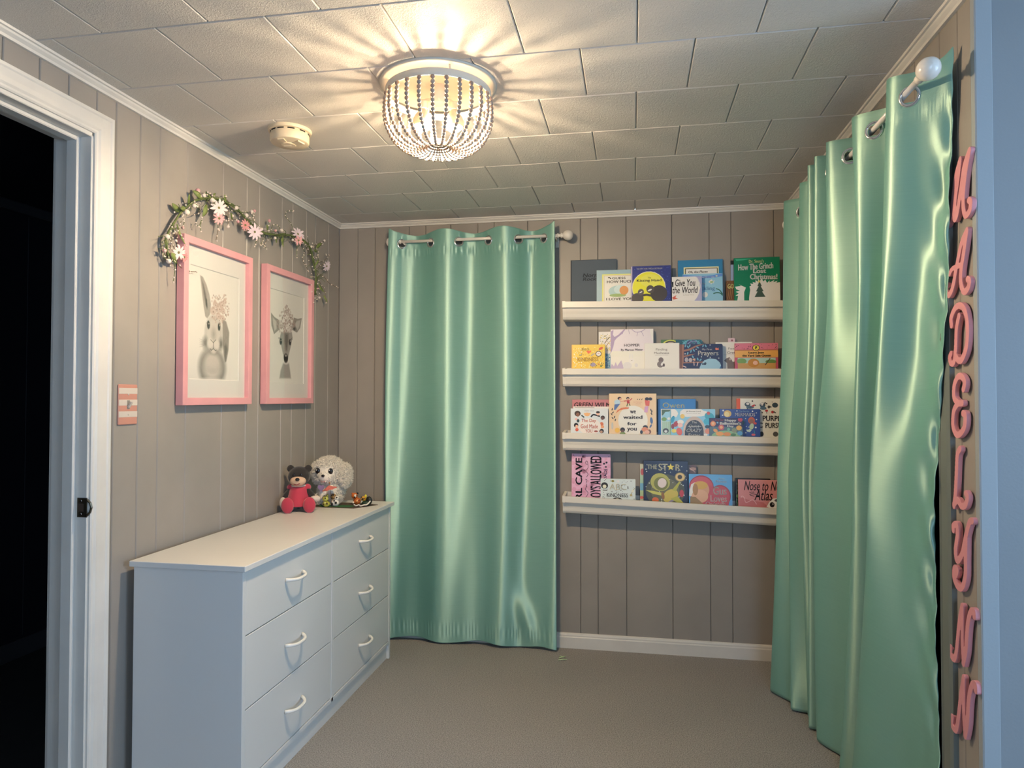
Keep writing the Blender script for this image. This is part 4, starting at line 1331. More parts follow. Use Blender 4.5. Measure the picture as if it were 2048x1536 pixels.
book(1, 'navy board book with a brown tree, white title and blue whale shape', ZD, (1359, 1446), 688, .100, [
    ('p', [(240, 390), (320, 400), (312, 490), (400, 470), (500, 420), (600, 392), (640, 398), (520, 440), (420, 500), (312, 520), (310, 590), (420, 565), (500, 560), (420, 590), (312, 620), (308, 700), (640, 690), (640, 712), (300, 720), (290, 1000), (240, 1000)], '#8a5a44'), ('r', 236, 390, 282, 1000, '#6b4434'),
    *[('e', x, y, 12, 26, '#5f8a92', r) for x, y, r in ((340, 420, .3), (380, 440, -.5), (410, 420, .4), (430, 515, .3), (478, 500, -.6), (375, 550, .3), (630, 425, .4), (672, 425, -.5), (540, 450, -1), (460, 610, -.4), (540, 650, -.3), (585, 665, .7))],
    *[('e', x, y, 9, 9, '#dcd4c4') for x, y in ((745, 412), (515, 482), (602, 612), (745, 622), (885, 636), (492, 648), (332, 558))],
    ('t', 'My First', 612, 778, 470, 510, '#e6dccb', .01), ('t', 'Prayers', 545, 880, 508, 615, '#efe3cc', .02), ('p', [(825, 480), (840, 455), (860, 470), (885, 460), (880, 485), (895, 495), (840, 500)], '#c7674c'),
    ('e', 355, 660, 30, 40, '#9a8a84'), ('e', 420, 665, 30, 36, '#a08c84'), ('e', 480, 660, 24, 16, '#c08a66', .6), ('e', 490, 560, 0.1, 0.1, '#c08a66'),
    ('p', [(570, 790), (600, 730), (650, 670), (740, 640), (840, 655), (900, 710), (920, 760), (925, 1000), (570, 1000)], '#8aa3a8'), ('e', 660, 730, 20, 26, '#26303a', .5), ('e', 625, 735, 14, 20, '#26303a'), ('p', [(800, 1000), (920, 760), (940, 1000)], '#33587a'),
    ('l', [(475, 690), (480, 760)], 12, '#c9a494'), ('l', [(545, 700), (525, 770)], 12, '#c9a494'), ('l', [(290, 765), (350, 790)], 14, '#c9a494')], '#22253f', thick=.018, rnd=.008)
book(1, 'cream book with thin grey title half hidden by the pink and orange cover', ZD, (1432, 1505), 684, .048, [
    ('t', 'Feeling', 1042, 1245, 455, 500, '#7f7468', .005), ('t', 'Grateful', 1022, 1250, 520, 562, '#7f7468', .008), ('l', [(965, 578), (1240, 578)], 5, '#a89888'),
    ('p', [(970, 680), (1010, 640), (1060, 620), (1095, 660), (1110, 700), (1200, 690), (1250, 780), (1250, 1000), (1030, 1000), (1020, 720)], '#6b5748'), ('e', 1070, 655, 18, 20, '#a8937e')], '#d8c8ae', thick=.008)
book(1, 'small round-topped pink book peeking up behind the cream one', ZD, (1457, 1471), 676, .030, [('e', 1090, 335, 40, 38, '#c9a8a0'), ('e', 1105, 335, 16, 18, '#8a4a4a')], '#c9a49e', thick=.006, rnd=.012)
book(1, 'pink and orange banded book with black title at the right end of second shelf', ZD, (1470, 1557), 686, .098, [
    ('r', 1150, 380, 1870, 500, '#c66a72'), ('d', 1160, 390, 1860, 480, 26, 7, '#5a2c34', 5), ('r', 1150, 500, 1870, 625, '#d9964a'), ('r', 1150, 490, 1870, 505, '#a85a44'),
    ('e', 1500, 458, 62, 52, '#2a2418'), ('e', 1500, 458, 52, 44, '#dcb440'), ('t', '?', 1480, 1520, 432, 486, INK, .04),
    ('t', 'Laura Jean', 1375, 1630, 525, 568, INK, .05), ('t', 'the Yard Sale Queen', 1270, 1742, 575, 618, INK, .05),
    ('r', 1195, 632, 1818, 1000, '#9db09a'), ('e', 1260, 690, 80, 50, '#6f8a4a'), ('e', 1740, 700, 90, 36, '#5f7a3e'), ('r', 1195, 725, 1818, 1000, '#b8864a'), ('e', 1455, 720, 95, 75, '#b5762c'), ('e', 1485, 720, 40, 36, '#d9a080'), ('l', [(1730, 640), (1645, 760)], 14, '#4a3a2a')], '#b04a58', '#a83a4e', thick=.008)
# third shelf
book(2, 'dusty pink book with heavy black title at the back of the third shelf', ZE, (1144, 1222), 799, .030, [('t', 'GREEN WILMA', 338, 1060, 312, 400, '#2a1a18', .02, .1)], '#b06a66', '#9a5a56', thick=.010)
book(2, 'white book edge standing between the pink and the grey book', ZE, (1146, 1222), 813, .050, [('l', [(345, 400), (480, 402), (700, 406)], 7, '#3a342c')], '#e6dcc4', thick=.012)
book(2, 'pale grey book with coral lettering ringed by small faces', ZE, (1141, 1216), 817, .082, [
    ('t', 'HOKE PACK', 525, 700, 450, 472, '#8a8480', 0),
    ('e', 400, 510, 55, 50, '#3a2a1e'), ('e', 405, 530, 32, 36, '#7a4f38'), ('e', 570, 525, 50, 32, '#d99a62'), ('e', 530, 510, 18, 12, '#d99a62'), ('e', 615, 510, 18, 12, '#d99a62'),
    ('l', [(640, 570), (680, 530), (740, 540), (800, 560)], 26, '#1e1c20'), ('e', 765, 505, 34, 38, '#d8a488'), ('e', 765, 485, 34, 20, '#2c241e'), ('e', 850, 580, 38, 36, '#3a2a24'), ('e', 845, 595, 26, 26, '#5f3f30'), ('l', [(470, 540), (520, 580)], 24, '#3c4a48'),
    ('e', 375, 720, 40, 42, '#1e1a1c'), ('e', 385, 745, 26, 30, '#d4a284'), ('e', 390, 800, 30, 30, '#c4573f'), ('e', 410, 640, 24, 30, '#2c3a38'), ('e', 830, 700, 34, 40, '#c4663f'), ('e', 845, 745, 30, 26, '#d98a5a'), ('e', 830, 820, 40, 40, '#2e2a28'), ('e', 825, 835, 24, 24, '#a07a60'), ('e', 375, 610, 24, 20, '#d0a090'),
    ('e', 620, 740, 200, 150, '#dcc0ae'),
    ('t', 'The Day', 470, 730, 605, 680, '#b5412e', .01), ('t', 'God Made', 458, 765, 700, 775, '#b5412e', .01), ('t', 'YOU', 540, 665, 790, 850, '#b5412e', .015), ('e', 730, 825, 34, 14, '#8a3a2c')], '#c4beb6', '#4a4a50', thick=.018)
book(2, 'peach picture book with a pale circle and handwritten four-line title', ZE, (1218, 1313), 787, .104, [
    ('e', 1390, 640, 265, 270, '#ecdcae'), ('p', [(1085, 515), (1110, 460), (1180, 415), (1270, 400), (1325, 405), (1310, 430), (1230, 440), (1150, 460)], '#c96a3c'),
    ('t', 'we', 1338, 1443, 458, 515, '#232027', .03), ('t', 'waited', 1215, 1560, 548, 612, '#232027', .03), ('t', 'for', 1288, 1455, 668, 730, '#232027', .03), ('t', 'you', 1285, 1458, 772, 850, '#232027', .03),
    ('e', 1150, 240, 35, 28, '#3a2420'), ('e', 1165, 255, 22, 24, '#c9906e'), ('e', 1110, 310, 55, 48, '#a9b4b2'), ('p', [(1060, 350), (1160, 340), (1130, 380), (1080, 450), (1050, 450)], '#4a5f84'), ('l', [(1160, 300), (1220, 290)], 16, '#c9906e'),
    ('e', 1300, 240, 28, 26, '#2a1e1c'), ('e', 1302, 252, 18, 18, '#c08a66'), ('p', [(1280, 275), (1325, 270), (1335, 330), (1285, 335)], '#b03a30'), ('l', [(1225, 290), (1280, 285)], 14, '#b03a30'), ('l', [(1330, 280), (1375, 240)], 14, '#b03a30'), ('l', [(1295, 335), (1280, 385)], 16, '#3f5f34'), ('l', [(1325, 335), (1340, 375)], 16, '#3f5f34'),
    ('e', 1640, 250, 36, 30, '#2a1c1c'), ('e', 1700, 250, 34, 28, '#2a1c1c'), ('p', [(1600, 270), (1690, 285), (1680, 380), (1615, 370)], '#c4553f'), ('p', [(1600, 385), (1665, 380), (1650, 495), (1590, 490)], '#c08aa0'),
    ('t', 'How We Became', 1400, 1555, 298, 316, '#c07a5a', 0), ('t', 'a Family', 1425, 1530, 330, 348, '#c07a5a', 0), ('l', [(1465, 262), (1480, 250)], 10, INK), ('l', [(1505, 265), (1518, 248)], 10, INK), ('l', [(1545, 268), (1556, 245)], 10, INK),
    *[('e', x, y, 9, 24, '#2a2420', r) for x, y, r in ((1018, 440, .2), (1030, 500, .7), (1008, 530, -.6), (1060, 580, .3), (1025, 600, -.7), (1075, 635, .3), (1710, 450, -.2), (1725, 480, .3), (1720, 520, -.6))],
    ('e', 1718, 640, 24, 60, '#4a5f7f', -.1), ('e', 1705, 740, 14, 36, '#4a5f7f', .5), ('e', 1020, 740, 18, 65, '#b0a898'),
    ('e', 1110, 820, 45, 45, '#d9a03f'), ('e', 1205, 810, 42, 42, '#1f1c1c'), ('e', 1205, 835, 30, 30, '#5f4030'), ('e', 1205, 880, 50, 30, '#6f7a3e'), ('e', 1610, 760, 45, 36, '#2a2420'), ('e', 1600, 800, 60, 40, '#c97a52'), ('e', 1680, 840, 32, 40, '#7a4f38'), ('e', 1540, 850, 24, 34, '#2c2a2e'), ('e', 1640, 850, 45, 36, '#d0987a')], '#dcae82', thick=.012)
book(2, 'blue book with pale yellow one-word title behind the peach book', ZF, (1316, 1392), 798, .040, [
    ('t', 'Owen', 118, 450, 268, 355, '#ecdf9c', .01), ('r', 92, 368, 500, 1000, '#e6dcc0'), ('r', 104, 380, 500, 1000, '#a9b7a4'), ('r', 104, 380, 500, 560, '#8fb0bc'), ('p', [(104, 380), (240, 380), (220, 410), (160, 415), (120, 470), (104, 470)], '#4a5a3a'), ('e', 140, 530, 40, 30, '#6f8a4a'),
    *[('r', 112 + 28 * i, 570, 134 + 28 * i, 760, '#98a98a') for i in range(5)], ('e', 165, 710, 45, 40, '#3a3632'), ('e', 165, 720, 24, 22, '#c9c4b4'), ('e', 215, 520, 26, 20, '#e0d4c8')], '#2a6796', '#245a84', thick=.012, side='r')
book(2, 'navy board book with mermaids sprinkled with white dots', ZF, (1440, 1521), 818, .056, [
    *[('e', x, y, r, r, '#d0d4dc') for x, y, r in ((1040, 390, 14), (1030, 465, 10), (1250, 395, 10), (1487, 400, 12), (1545, 425, 9), (1545, 530, 10), (1380, 515, 9), (1532, 655, 14), (1380, 740, 11), (1390, 640, 8), (1480, 640, 8), (1425, 650, 6))],
    ('e', 1105, 440, 60, 55, '#c49a52'), ('e', 1095, 450, 38, 40, '#d8b878'), ('t', 'Ten Sparkly', 1285, 1440, 388, 418, '#9fb0d4', .01), ('t', 'MERMAIDS', 1222, 1525, 425, 480, '#e0dccf', .015),
    ('e', 1470, 545, 52, 55, '#b5573c'), ('e', 1468, 560, 34, 36, '#8a5a44'), ('e', 1470, 640, 34, 50, '#a8b08a', .3), ('p', [(1440, 680), (1470, 700), (1440, 730), (1400, 720), (1385, 690), (1420, 690)], '#b8bca0'), ('e', 1330, 580, 30, 40, '#1f4f48'), ('e', 1495, 770, 30, 18, '#c45a5a'), ('l', [(1505, 700), (1515, 750)], 8, '#3f8a8a'), ('e', 1525, 590, 22, 18, '#c44a3c')], '#2f4276', thick=.014)
book(2, 'sky blue book with a dark stone doorway bearing a handwritten title', ZF, (1342, 1431), 818, .082, [
    ('p', [(245, 355), (300, 365), (340, 400), (355, 440), (330, 490), (245, 500)], '#e8e2d0'), ('p', [(380, 460), (390, 400), (440, 365), (700, 362), (740, 390), (790, 400), (790, 460), (700, 480), (480, 490)], '#e6dfca'),
    ('t', 'Jill Roman Lord', 478, 698, 392, 418, '#4a443c', .01), ('t', 'illustrated by', 485, 695, 428, 442, '#8a8478', 0),
    ('e', 420, 480, 34, 36, '#d9a94a'), ('e', 600, 720, 170, 240, '#b59a84'), ('e', 600, 720, 140, 185, '#2a2422'), ('r', 455, 700, 740, 1000, '#2a2422'),
    ('t', 'The', 560, 638, 552, 590, '#e0d4c0', .01), ('t', 'Quiet', 515, 675, 610, 660, '#e0d4c0', .01, .2), ('l', [(500, 640), (705, 638)], 6, '#e0d4c0'), ('t', 'CRAZY', 480, 715, 672, 725, '#efe4c8', .02, .3), ('t', 'Easter', 512, 690, 745, 800, '#e0d4c0', .01),
    ('e', 830, 480, 75, 60, '#3a8a94', .5), ('e', 790, 560, 50, 50, '#3f95a0'), ('e', 815, 430, 26, 26, '#b04a3c'), ('e', 270, 530, 26, 60, '#2f7f94', .3), ('e', 320, 600, 36, 50, '#9a2f2c', .6), ('e', 390, 570, 50, 36, '#e6dcd0'), ('e', 385, 620, 40, 36, '#d4a494'), ('e', 290, 710, 40, 30, '#d0b44a'), ('e', 370, 720, 45, 60, '#c4553f', -.3), ('e', 270, 640, 24, 40, '#7a2a2a'), ('e', 795, 640, 36, 26, '#2a3a40'), ('e', 800, 710, 40, 45, '#c97a5a'), ('e', 770, 765, 30, 18, '#e0c4b4')], '#7fa9bd', thick=.012, rnd=.004)
book(2, 'small dark purple book with floating balloons and pink lettering in front', ZF, (1419, 1486), 836, .108, [
    ('r', 830, 640, 1340, 1000, '#4a5a5a'), ('e', 1080, 790, 220, 90, '#7f9a6a'),
    ('t', 'Go, Dog. Go!', 852, 1045, 520, 555, '#a8483e', .02), ('t', 'Happy', 1062, 1240, 518, 565, '#f0c9d0', .06), ('t', "Ballentine's", 988, 1312, 562, 608, '#f0c9d0', .06), ('t', 'Day', 1098, 1200, 612, 652, '#f0c9d0', .06),
    ('e', 885, 592, 42, 42, '#cf7a44'), ('e', 885, 588, 22, 22, '#e0a06a'), ('e', 1008, 650, 44, 44, '#b0484a'), ('e', 1008, 648, 24, 24, '#e0905a'), ('e', 1278, 655, 42, 40, '#d99a44'), ('e', 1298, 525, 36, 34, '#b0404a'), ('e', 1120, 680, 22, 24, '#6f9a7a'), ('e', 1205, 695, 38, 38, '#7a7a5a'), ('e', 952, 575, 14, 14, '#7fa0a8'),
    ('l', [(885, 635), (910, 720)], 6, '#7a6a6a'), ('e', 920, 700, 36, 26, '#cf8a44', .5), ('e', 985, 750, 60, 34, '#d08a3c'), ('e', 1095, 755, 60, 30, '#c97a34'), ('e', 1290, 740, 40, 34, '#5a8aa0'), ('e', 1190, 765, 40, 24, '#4a6a3a')], '#2c2240', thick=.008)
book(2, 'white picture book with orange cloth spine at the right end of third shelf', ZF, (1474, 1566), 797, .032, [
    ('r', 1240, 200, 1300, 1000, '#cf4f24'), ('e', 1410, 300, 44, 36, '#3a4448'), ('e', 1415, 290, 26, 18, '#d8cfc0'), ('e', 1450, 345, 60, 24, '#4a5a64'), ('e', 1640, 310, 44, 40, '#3a4a54'), ('e', 1635, 295, 26, 22, '#d8cfc0'), ('e', 1650, 360, 50, 26, '#50626c'), ('e', 1830, 310, 45, 40, '#3a4448'), ('e', 1500, 320, 30, 14, '#b0302c', -.5), ('e', 1700, 400, 22, 18, '#a83030'), ('e', 1790, 420, 22, 22, '#a83030'), ('e', 1735, 340, 20, 24, '#4a4440'), ('d', 1330, 240, 1850, 450, 22, 10, '#3a3834', 3),
    ('t', 'PURPLE', 1640, 1960, 478, 565, '#1f1c1e', .02), ('t', 'PANIC', 1300, 1640, 590, 670, '#1f1c1e', .02), ('t', 'PURSUIT', 1680, 2000, 590, 675, '#1f1c1e', .02), ('e', 1620, 770, 30, 40, '#2a2626'), ('e', 1830, 770, 40, 40, '#4a4440')], '#d2c6ae', '#cf4f24', thick=.014)
# lowest shelf
book(3, 'pink metal sign with bold black sideways lettering leaning on the lowest shelf', ZG, (1143, 1221), 908, .058, [
    ('d', 295, 165, 990, 1000, 60, 40, '#c98a96', 3), ('t', 'GIRL CAVE', 362, 484, 232, 1180, '#221d20', .035, 0, 90), ('t', 'BOYS ALLOWED', 628, 830, 195, 990, '#221d20', .03, 0, 90), ('t', '(EXCEPT DAD)', 868, 940, 425, 960, '#33304a', .02, 0, 90),
    ('l', [(545, 940), (590, 860), (545, 800), (560, 740)], 8, '#3a2c32'), ('t', 'and', 540, 572, 610, 760, '#3a2c32', 0, .2, 90), ('l', [(560, 575), (590, 520), (550, 470), (590, 400), (570, 290), (540, 320), (575, 360)], 8, '#3a2c32'), ('e', 325, 188, 8, 8, '#5a4a58'), ('e', 958, 203, 8, 8, '#5a4a58'),
    ('e', 905, 388, 18, 14, '#221d20'), ('e', 873, 333, 18, 18, '#221d20'), ('e', 917, 310, 18, 18, '#221d20')], '#cf98a2', thick=.0044, name='metal_sign', lean=8, rnd=.006)
book(3, 'small pale grey board book with dotted cover and alphabet title', ZG, (1201, 1271), 958, .088, [
    ('d', 820, 620, 1410, 960, 26, 8, '#8a857c', 11), ('d', 820, 620, 1410, 960, 14, 8, '#4a4640', 12), ('e', 882, 728, 62, 58, '#2a2218'), ('e', 882, 745, 34, 34, '#d8c9a0'), ('l', [(850, 810), (930, 815)], 16, '#5a5448'),
    ('t', 'ABC', 965, 1272, 690, 805, '#e6d4a8', .03), ('t', 's', 1285, 1312, 735, 780, '#6a665e', .01), ('t', 'of', 1000, 1030, 822, 845, '#4a4640', .005), ('t', 'KiNDNESS', 922, 1300, 862, 930, '#3f3c38', .01), ('e', 1110, 985, 90, 50, '#3a2e22'), ('e', 1110, 995, 50, 40, '#d8c4a0'), ('e', 1030, 645, 26, 20, '#8a7a3a'), ('e', 1125, 650, 24, 24, '#d6cfc4'), ('l', [(1420, 760), (1350, 880)], 10, '#9a8a5a'), ('e', 1385, 815, 22, 26, '#d0c4a8'), ('e', 1355, 890, 22, 20, '#b0945a')], '#c6c3b4', thick=.016, rnd=.004)
book(3, 'striped pastel book standing behind the starry night cover', ZG, (1280, 1393), 929, .030, [
    ('r', 1505, 330, 1700, 1100, '#b0a888'), ('r', 1508, 560, 1700, 700, '#9fb08a'), ('r', 1508, 700, 1700, 830, '#6f9aa4'), ('r', 1508, 830, 1700, 930, '#a8b07a'), ('e', 1555, 490, 30, 60, '#b0524a'), ('e', 1540, 960, 40, 26, '#c4553c'),
    ('r', 2300, 330, 2600, 1100, '#5a4038'), ('e', 2460, 420, 60, 30, '#a07864'), ('l', [(2390, 400), (2450, 440), (2500, 480)], 10, '#c09a88')], '#6a5a50', '#3a3430', thick=.014, rnd=.006)
book(3, 'dark night cover with chalky white title and a yellow star', ZH, (1287, 1376), 922, .056, [
    ('e', 400, 620, 260, 230, '#4a4630'), ('e', 400, 620, 190, 180, '#625a38'), ('d', 120, 240, 690, 760, 40, 7, '#cfc9b0', 4),
    ('t', 'THE', 162, 295, 265, 325, '#d6d0a4', .02), ('t', 'ST', 312, 435, 250, 345, '#d6d0a4', .02), ('s', 475, 295, 52, 22, 5, '#e2b53c'), ('t', 'R', 538, 605, 255, 340, '#d6d0a4', .02),
    ('e', 335, 500, 130, 120, '#a59a44', .3), ('e', 345, 520, 95, 90, '#6f6a2a', .3), ('e', 360, 510, 58, 66, '#d0b7a4', .3), ('e', 470, 680, 110, 80, '#b9a040', -.6), ('p', [(140, 610), (240, 620), (350, 640), (350, 680), (240, 660)], '#b4a84a'), ('p', [(490, 600), (590, 480), (600, 500), (540, 620)], '#a59a34'), ('e', 598, 425, 70, 62, '#8a7440'), ('e', 598, 425, 60, 54, '#c9a464'), ('e', 595, 425, 30, 30, '#3a2c18'), ('e', 618, 645, 28, 50, '#b0383a'), ('p', [(440, 760), (560, 690), (600, 680), (590, 700), (470, 770)], '#8a7a84'), ('e', 270, 740, 45, 36, '#c9602c'), ('e', 370, 680, 20, 50, '#8a5a2a', -.2), ('p', [(470, 720), (560, 680), (640, 770), (560, 770)], '#a59a34')], '#1d2033', thick=.010)
book(3, 'sky blue book with a red heart and cream cursive title', ZH, (1378, 1465), 949, .082, [
    ('e', 1020, 580, 280, 190, '#5d93b5'), ('e', 880, 560, 165, 155, '#8f3036'), ('e', 1130, 680, 138, 150, '#8f3036'), ('e', 880, 565, 155, 145, '#b54a4a'), ('e', 1130, 685, 126, 140, '#b0474a'), ('p', [(740, 620), (1000, 540), (1250, 740), (1200, 1000), (740, 1000)], '#ad4548'),
    ('p', [(715, 690), (725, 600), (745, 530), (800, 500), (775, 560), (770, 640), (780, 695)], '#e0d6c4'), ('e', 880, 600, 105, 115, '#c08a62'), ('e', 870, 540, 95, 55, '#c0903c'), ('e', 860, 690, 110, 90, '#c9966e'), ('e', 800, 600, 36, 80, '#a0703c'), ('p', [(730, 700), (800, 700), (900, 790), (860, 1000), (730, 1000)], '#8a6a3e'),
    ('t', 'Disney', 1110, 1190, 435, 462, '#dfe6e4', .01, .2), ('t', 'Princess', 1070, 1215, 465, 498, '#dfe6e4', .01, .2), ('t', 'Gus', 1035, 1215, 555, 665, '#ecdcb8', .015), ('t', 'Loves', 1000, 1215, 670, 760, '#ecdcb8', .015), ('t', 'Cinderella', 935, 1200, 762, 820, '#ecdcb8', .015)], '#5a8fb4', thick=.014, rnd=.005)
book(3, 'black and green book edge showing behind the pink one at the right', ZH, (1472, 1542), 957, .040, [('d', 1335, 470, 1400, 830, 16, 14, '#4a5a3a', 2), ('e', 1360, 690, 20, 24, '#5f7a3a')], '#201f1c', thick=.014, rnd=.004)
book(3, 'pink book with black brush lettering at the right end of the lowest shelf', ZH, (1477, 1566), 960, .086, [
    ('p', [(1380, 700), (1500, 740), (1700, 770), (1760, 830), (1760, 1000), (1380, 1000)], '#b5645c'), ('l', [(1400, 720), (1420, 690), (1450, 720), (1470, 780), (1560, 740), (1610, 800)], 7, '#d8a094'),
    ('t', 'Nose to Nose', 1445, 2010, 480, 610, '#231d1c', .006, .3), ('t', 'with', 1512, 1580, 622, 645, '#231d1c', .01), ('t', 'Atlas', 1580, 1825, 600, 745, '#231d1c', .006, .3), ('l', [(1580, 690), (1520, 670), (1560, 655), (1640, 680)], 8, '#231d1c'),
    ('p', [(1780, 760), (1830, 715), (1900, 705), (1960, 720), (1960, 900), (1740, 830)], '#cfc4b8'), ('e', 1815, 800, 32, 36, '#1f1c1c'), ('e', 1825, 790, 8, 10, '#e6e0d4'), ('e', 1885, 740, 40, 20, '#5a5450')], '#c27a70', thick=.010)
# ------------------------------------------------------------------ script letters on the right wall
LPINK = mat('pink_letter_paint', (.70, .30, .34), .5, bump=(150, .1, .001))
Z4 = (1840, 280, .2603); Z5 = (1840, 580, .3123); Z6 = (1840, 1000, .349)
LT = .010
LXF = W - .003 - LT
letters = [
    ('M', 'topmost', Z4, [([(186, 585), (188, 640), (208, 652), (232, 590), (250, 450), (272, 280), (306, 152)], .9), ([(306, 152), (290, 300), (268, 470), (262, 600), (282, 570), (312, 380), (338, 200), (378, 80)], .95), ([(378, 80), (352, 230), (334, 380), (330, 500), (346, 578), (378, 545), (388, 480), (374, 462)], .95)]),
    ('A', 'second from the top', Z4, [([(203, 1112), (202, 1165), (224, 1190), (252, 1120), (280, 970), (318, 790), (358, 695)], .9), ([(358, 695), (336, 850), (314, 1000), (312, 1100), (334, 1165), (366, 1140), (378, 1085), (364, 1070)], .95), ([(226, 1030), (248, 990), (312, 960)], .75)]),
    ('D', 'third from the top', Z5, [([(248, 165), (232, 250), (226, 380), (216, 460), (198, 470), (188, 436), (196, 410)], .9), ([(200, 226), (198, 180), (222, 120), (252, 100), (284, 130), (302, 230), (296, 360), (268, 442), (246, 452), (232, 432)], .95)]),
    ('E', 'between the D and the L', Z5, [([(276, 636), (284, 590), (264, 555), (240, 558), (218, 612), (217, 690), (244, 724), (268, 724)], .95), ([(244, 724), (216, 772), (209, 860), (226, 918), (250, 925), (282, 880), (288, 805), (274, 790)], .95)]),
    ('L', 'below the E', Z5, [([(254, 1018), (238, 1060), (231, 1200), (225, 1310), (216, 1382)], .95), ([(216, 1374), (240, 1348), (264, 1384), (288, 1378), (302, 1330), (292, 1304)], .95)]),
    ('Y', 'below the L', Z6, [([(190, 172), (190, 148), (208, 142), (213, 200), (202, 290), (212, 348), (240, 310), (262, 205), (282, 130), (298, 120)], .95), ([(262, 215), (260, 350), (258, 440), (240, 500), (214, 496), (193, 440), (196, 392), (211, 400), (205, 428)], .95)]),
    ('N', 'upper of the two', Z6, [([(174, 842), (173, 880), (194, 912), (208, 860), (224, 700), (240, 608)], .9), ([(240, 608), (240, 700), (242, 830), (247, 936)], .85), ([(247, 936), (262, 860), (272, 720), (288, 645), (306, 638), (310, 668)], .95)]),
    ('N', 'lowest of all', Z6, [([(182, 1242), (181, 1288), (204, 1318), (218, 1250), (235, 1100), (248, 1018)], .9), ([(248, 1018), (248, 1100), (250, 1230), (257, 1352)], .85), ([(257, 1352), (270, 1280), (279, 1140), (296, 1064), (314, 1058), (318, 1092)], .95)]),
]
for ch, where, z, strokes in letters:
    m = MB()
    for si, (pts, wd) in enumerate(strokes):
        q = [at(z[0] + x * z[2], z[1] + y * z[2], 0, LXF)[1:] for x, y in pts]
        q = catmull(q, 7)
        r = .0087 * wd
        n = len(q)
        L, R_ = ribbon(q, 2 * r)
        def cap(c, t, r):
            a0 = math.atan2(t[1], t[0])
            return [(c[0] + r * math.cos(a0 + PI / 2 - PI * k / 8), c[1] + r * math.sin(a0 + PI / 2 - PI * k / 8)) for k in range(1, 8)]
        t1 = q[-1] - q[-2]; t0_ = q[0] - q[1]
        out = [tuple(p) for p in L] + cap(q[-1], t1, r) + [tuple(p) for p in R_[::-1]] + cap(q[0], t0_, r)
        e = .00008 * si
        # body of the stroke as quads plus round ends, so bends stay clean
        for i in range(n - 1):
            quad = [tuple(L[i]), tuple(L[i + 1]), tuple(R_[i + 1]), tuple(R_[i])]
            m.prism(quad, W - .003, LXF - e, lambda a, b, h: (h, a, b))
        for c in (q[0], q[-1]) + tuple(q[i] for i in range(2, n - 2, 3)):
            m.prism([(c[0] + r * math.cos(2 * PI * k / 16), c[1] + r * math.sin(2 * PI * k / 16)) for k in range(16)], W - .003, LXF - e - .00004, lambda a, b, h: (h, a, b))
    o = m.build('wall_letter', LPINK)
    # one solid cut-out
    rm = o.modifiers.new('solid', 'REMESH'); rm.mode = 'VOXEL'; rm.voxel_size = .0013
    lab = {'topmost': 'pink wooden script letter M, topmost on the right wall', 'second from the top': 'pink wooden script letter A under the M', 'third from the top': 'pink wooden script letter D under the A',
           'between the D and the L': 'pink wooden script letter E between the D and the L', 'below the E': 'pink wooden script letter L under the E', 'below the L': 'pink wooden script letter Y with curled tail',
           'upper of the two': 'pink wooden script letter N directly under the Y', 'lowest of all': 'pink wooden script letter N, lowest on the right wall'}[where]
    tag(o, lab, 'letter', 'pink wall letters')

# ------------------------------------------------------------------ flower garland over the pictures
ga = thing('flower_garland', 'artificial vine garland with pale daisies and berries draped above the pictures', 'garland', (0, 0, 0))
ZV = (300, 360, .19531)
VINE = mat('green_vine', (.115, .15, .05), .7, bump=(120, .4, .002), var=(40, .3))
TWIG = mat('brown_twig', (.16, .12, .07), .8)
LEAF = mat('olive_leaf', (.17, .22, .06), .55, var=(30, .25))
BW = mat('ivory_berry', (.78, .68, .60), .35)
BP = mat('pink_berry', (.62, .33, .34), .35)
def gv(x, y, d=.026):
    return at(ZV[0] + x * ZV[2], ZV[1] + y * ZV[2], 0, d)
rg = random.Random(11)
main = [(205, 830), (172, 740), (165, 660), (168, 590), (205, 510), (250, 430), (300, 350), (350, 300), (420, 240), (500, 198), (600, 188), (700, 200), (800, 240), (880, 285), (935, 340), (990, 400), (1040, 460), (1110, 515), (1200, 548), (1300, 562), (1390, 560), (1480, 582), (1560, 612), (1620, 665), (1655, 750), (1672, 830), (1698, 930), (1705, 1000), (1692, 1100), (1685, 1170)]
for k in range(4):
    pts = []
    for i, (x, y) in enumerate(main[(3 if k == 3 else 0):len(main) - (4 if k == 2 else 0)]):
        a = i * 1.1 + k * 1.6
        pts.append(gv(x + 9 * math.sin(a), y + 9 * math.cos(a * 1.2), .026 + .007 * math.sin(a * .9 + k)))
    MB().tube(catmull(pts, 4), .0032 if k < 2 else .0023, 6).build('vine_stem', VINE, ga, True)
def leaf(p, L, wd, ang, tw=0.0):
    n = 6
    vs = []
    ca, sa = math.cos(ang), math.sin(ang)
    for i in range(n + 1):
        t = i / n
        ww = wd * math.sin(PI * min(1, t * .96 + .04)) ** .8
        for s in (-1, 0, 1):
            a = t * L; b = s * ww
            vs.append((p[0] + .010 * math.sin(t * 2 + tw) + (.003 if s == 0 else 0), p[1] + a * ca - b * sa, p[2] + a * sa + b * ca))
    fs = []
    for i in range(n):
        for s in (0, 1):
            fs.append((i * 3 + s, i * 3 + s + 1, (i + 1) * 3 + s + 1, (i + 1) * 3 + s))
    o = MB().add(vs, fs).build('leaf', LEAF, ga, True)
    sm_ = o.modifiers.new('t', 'SOLIDIFY'); sm_.thickness = .0006
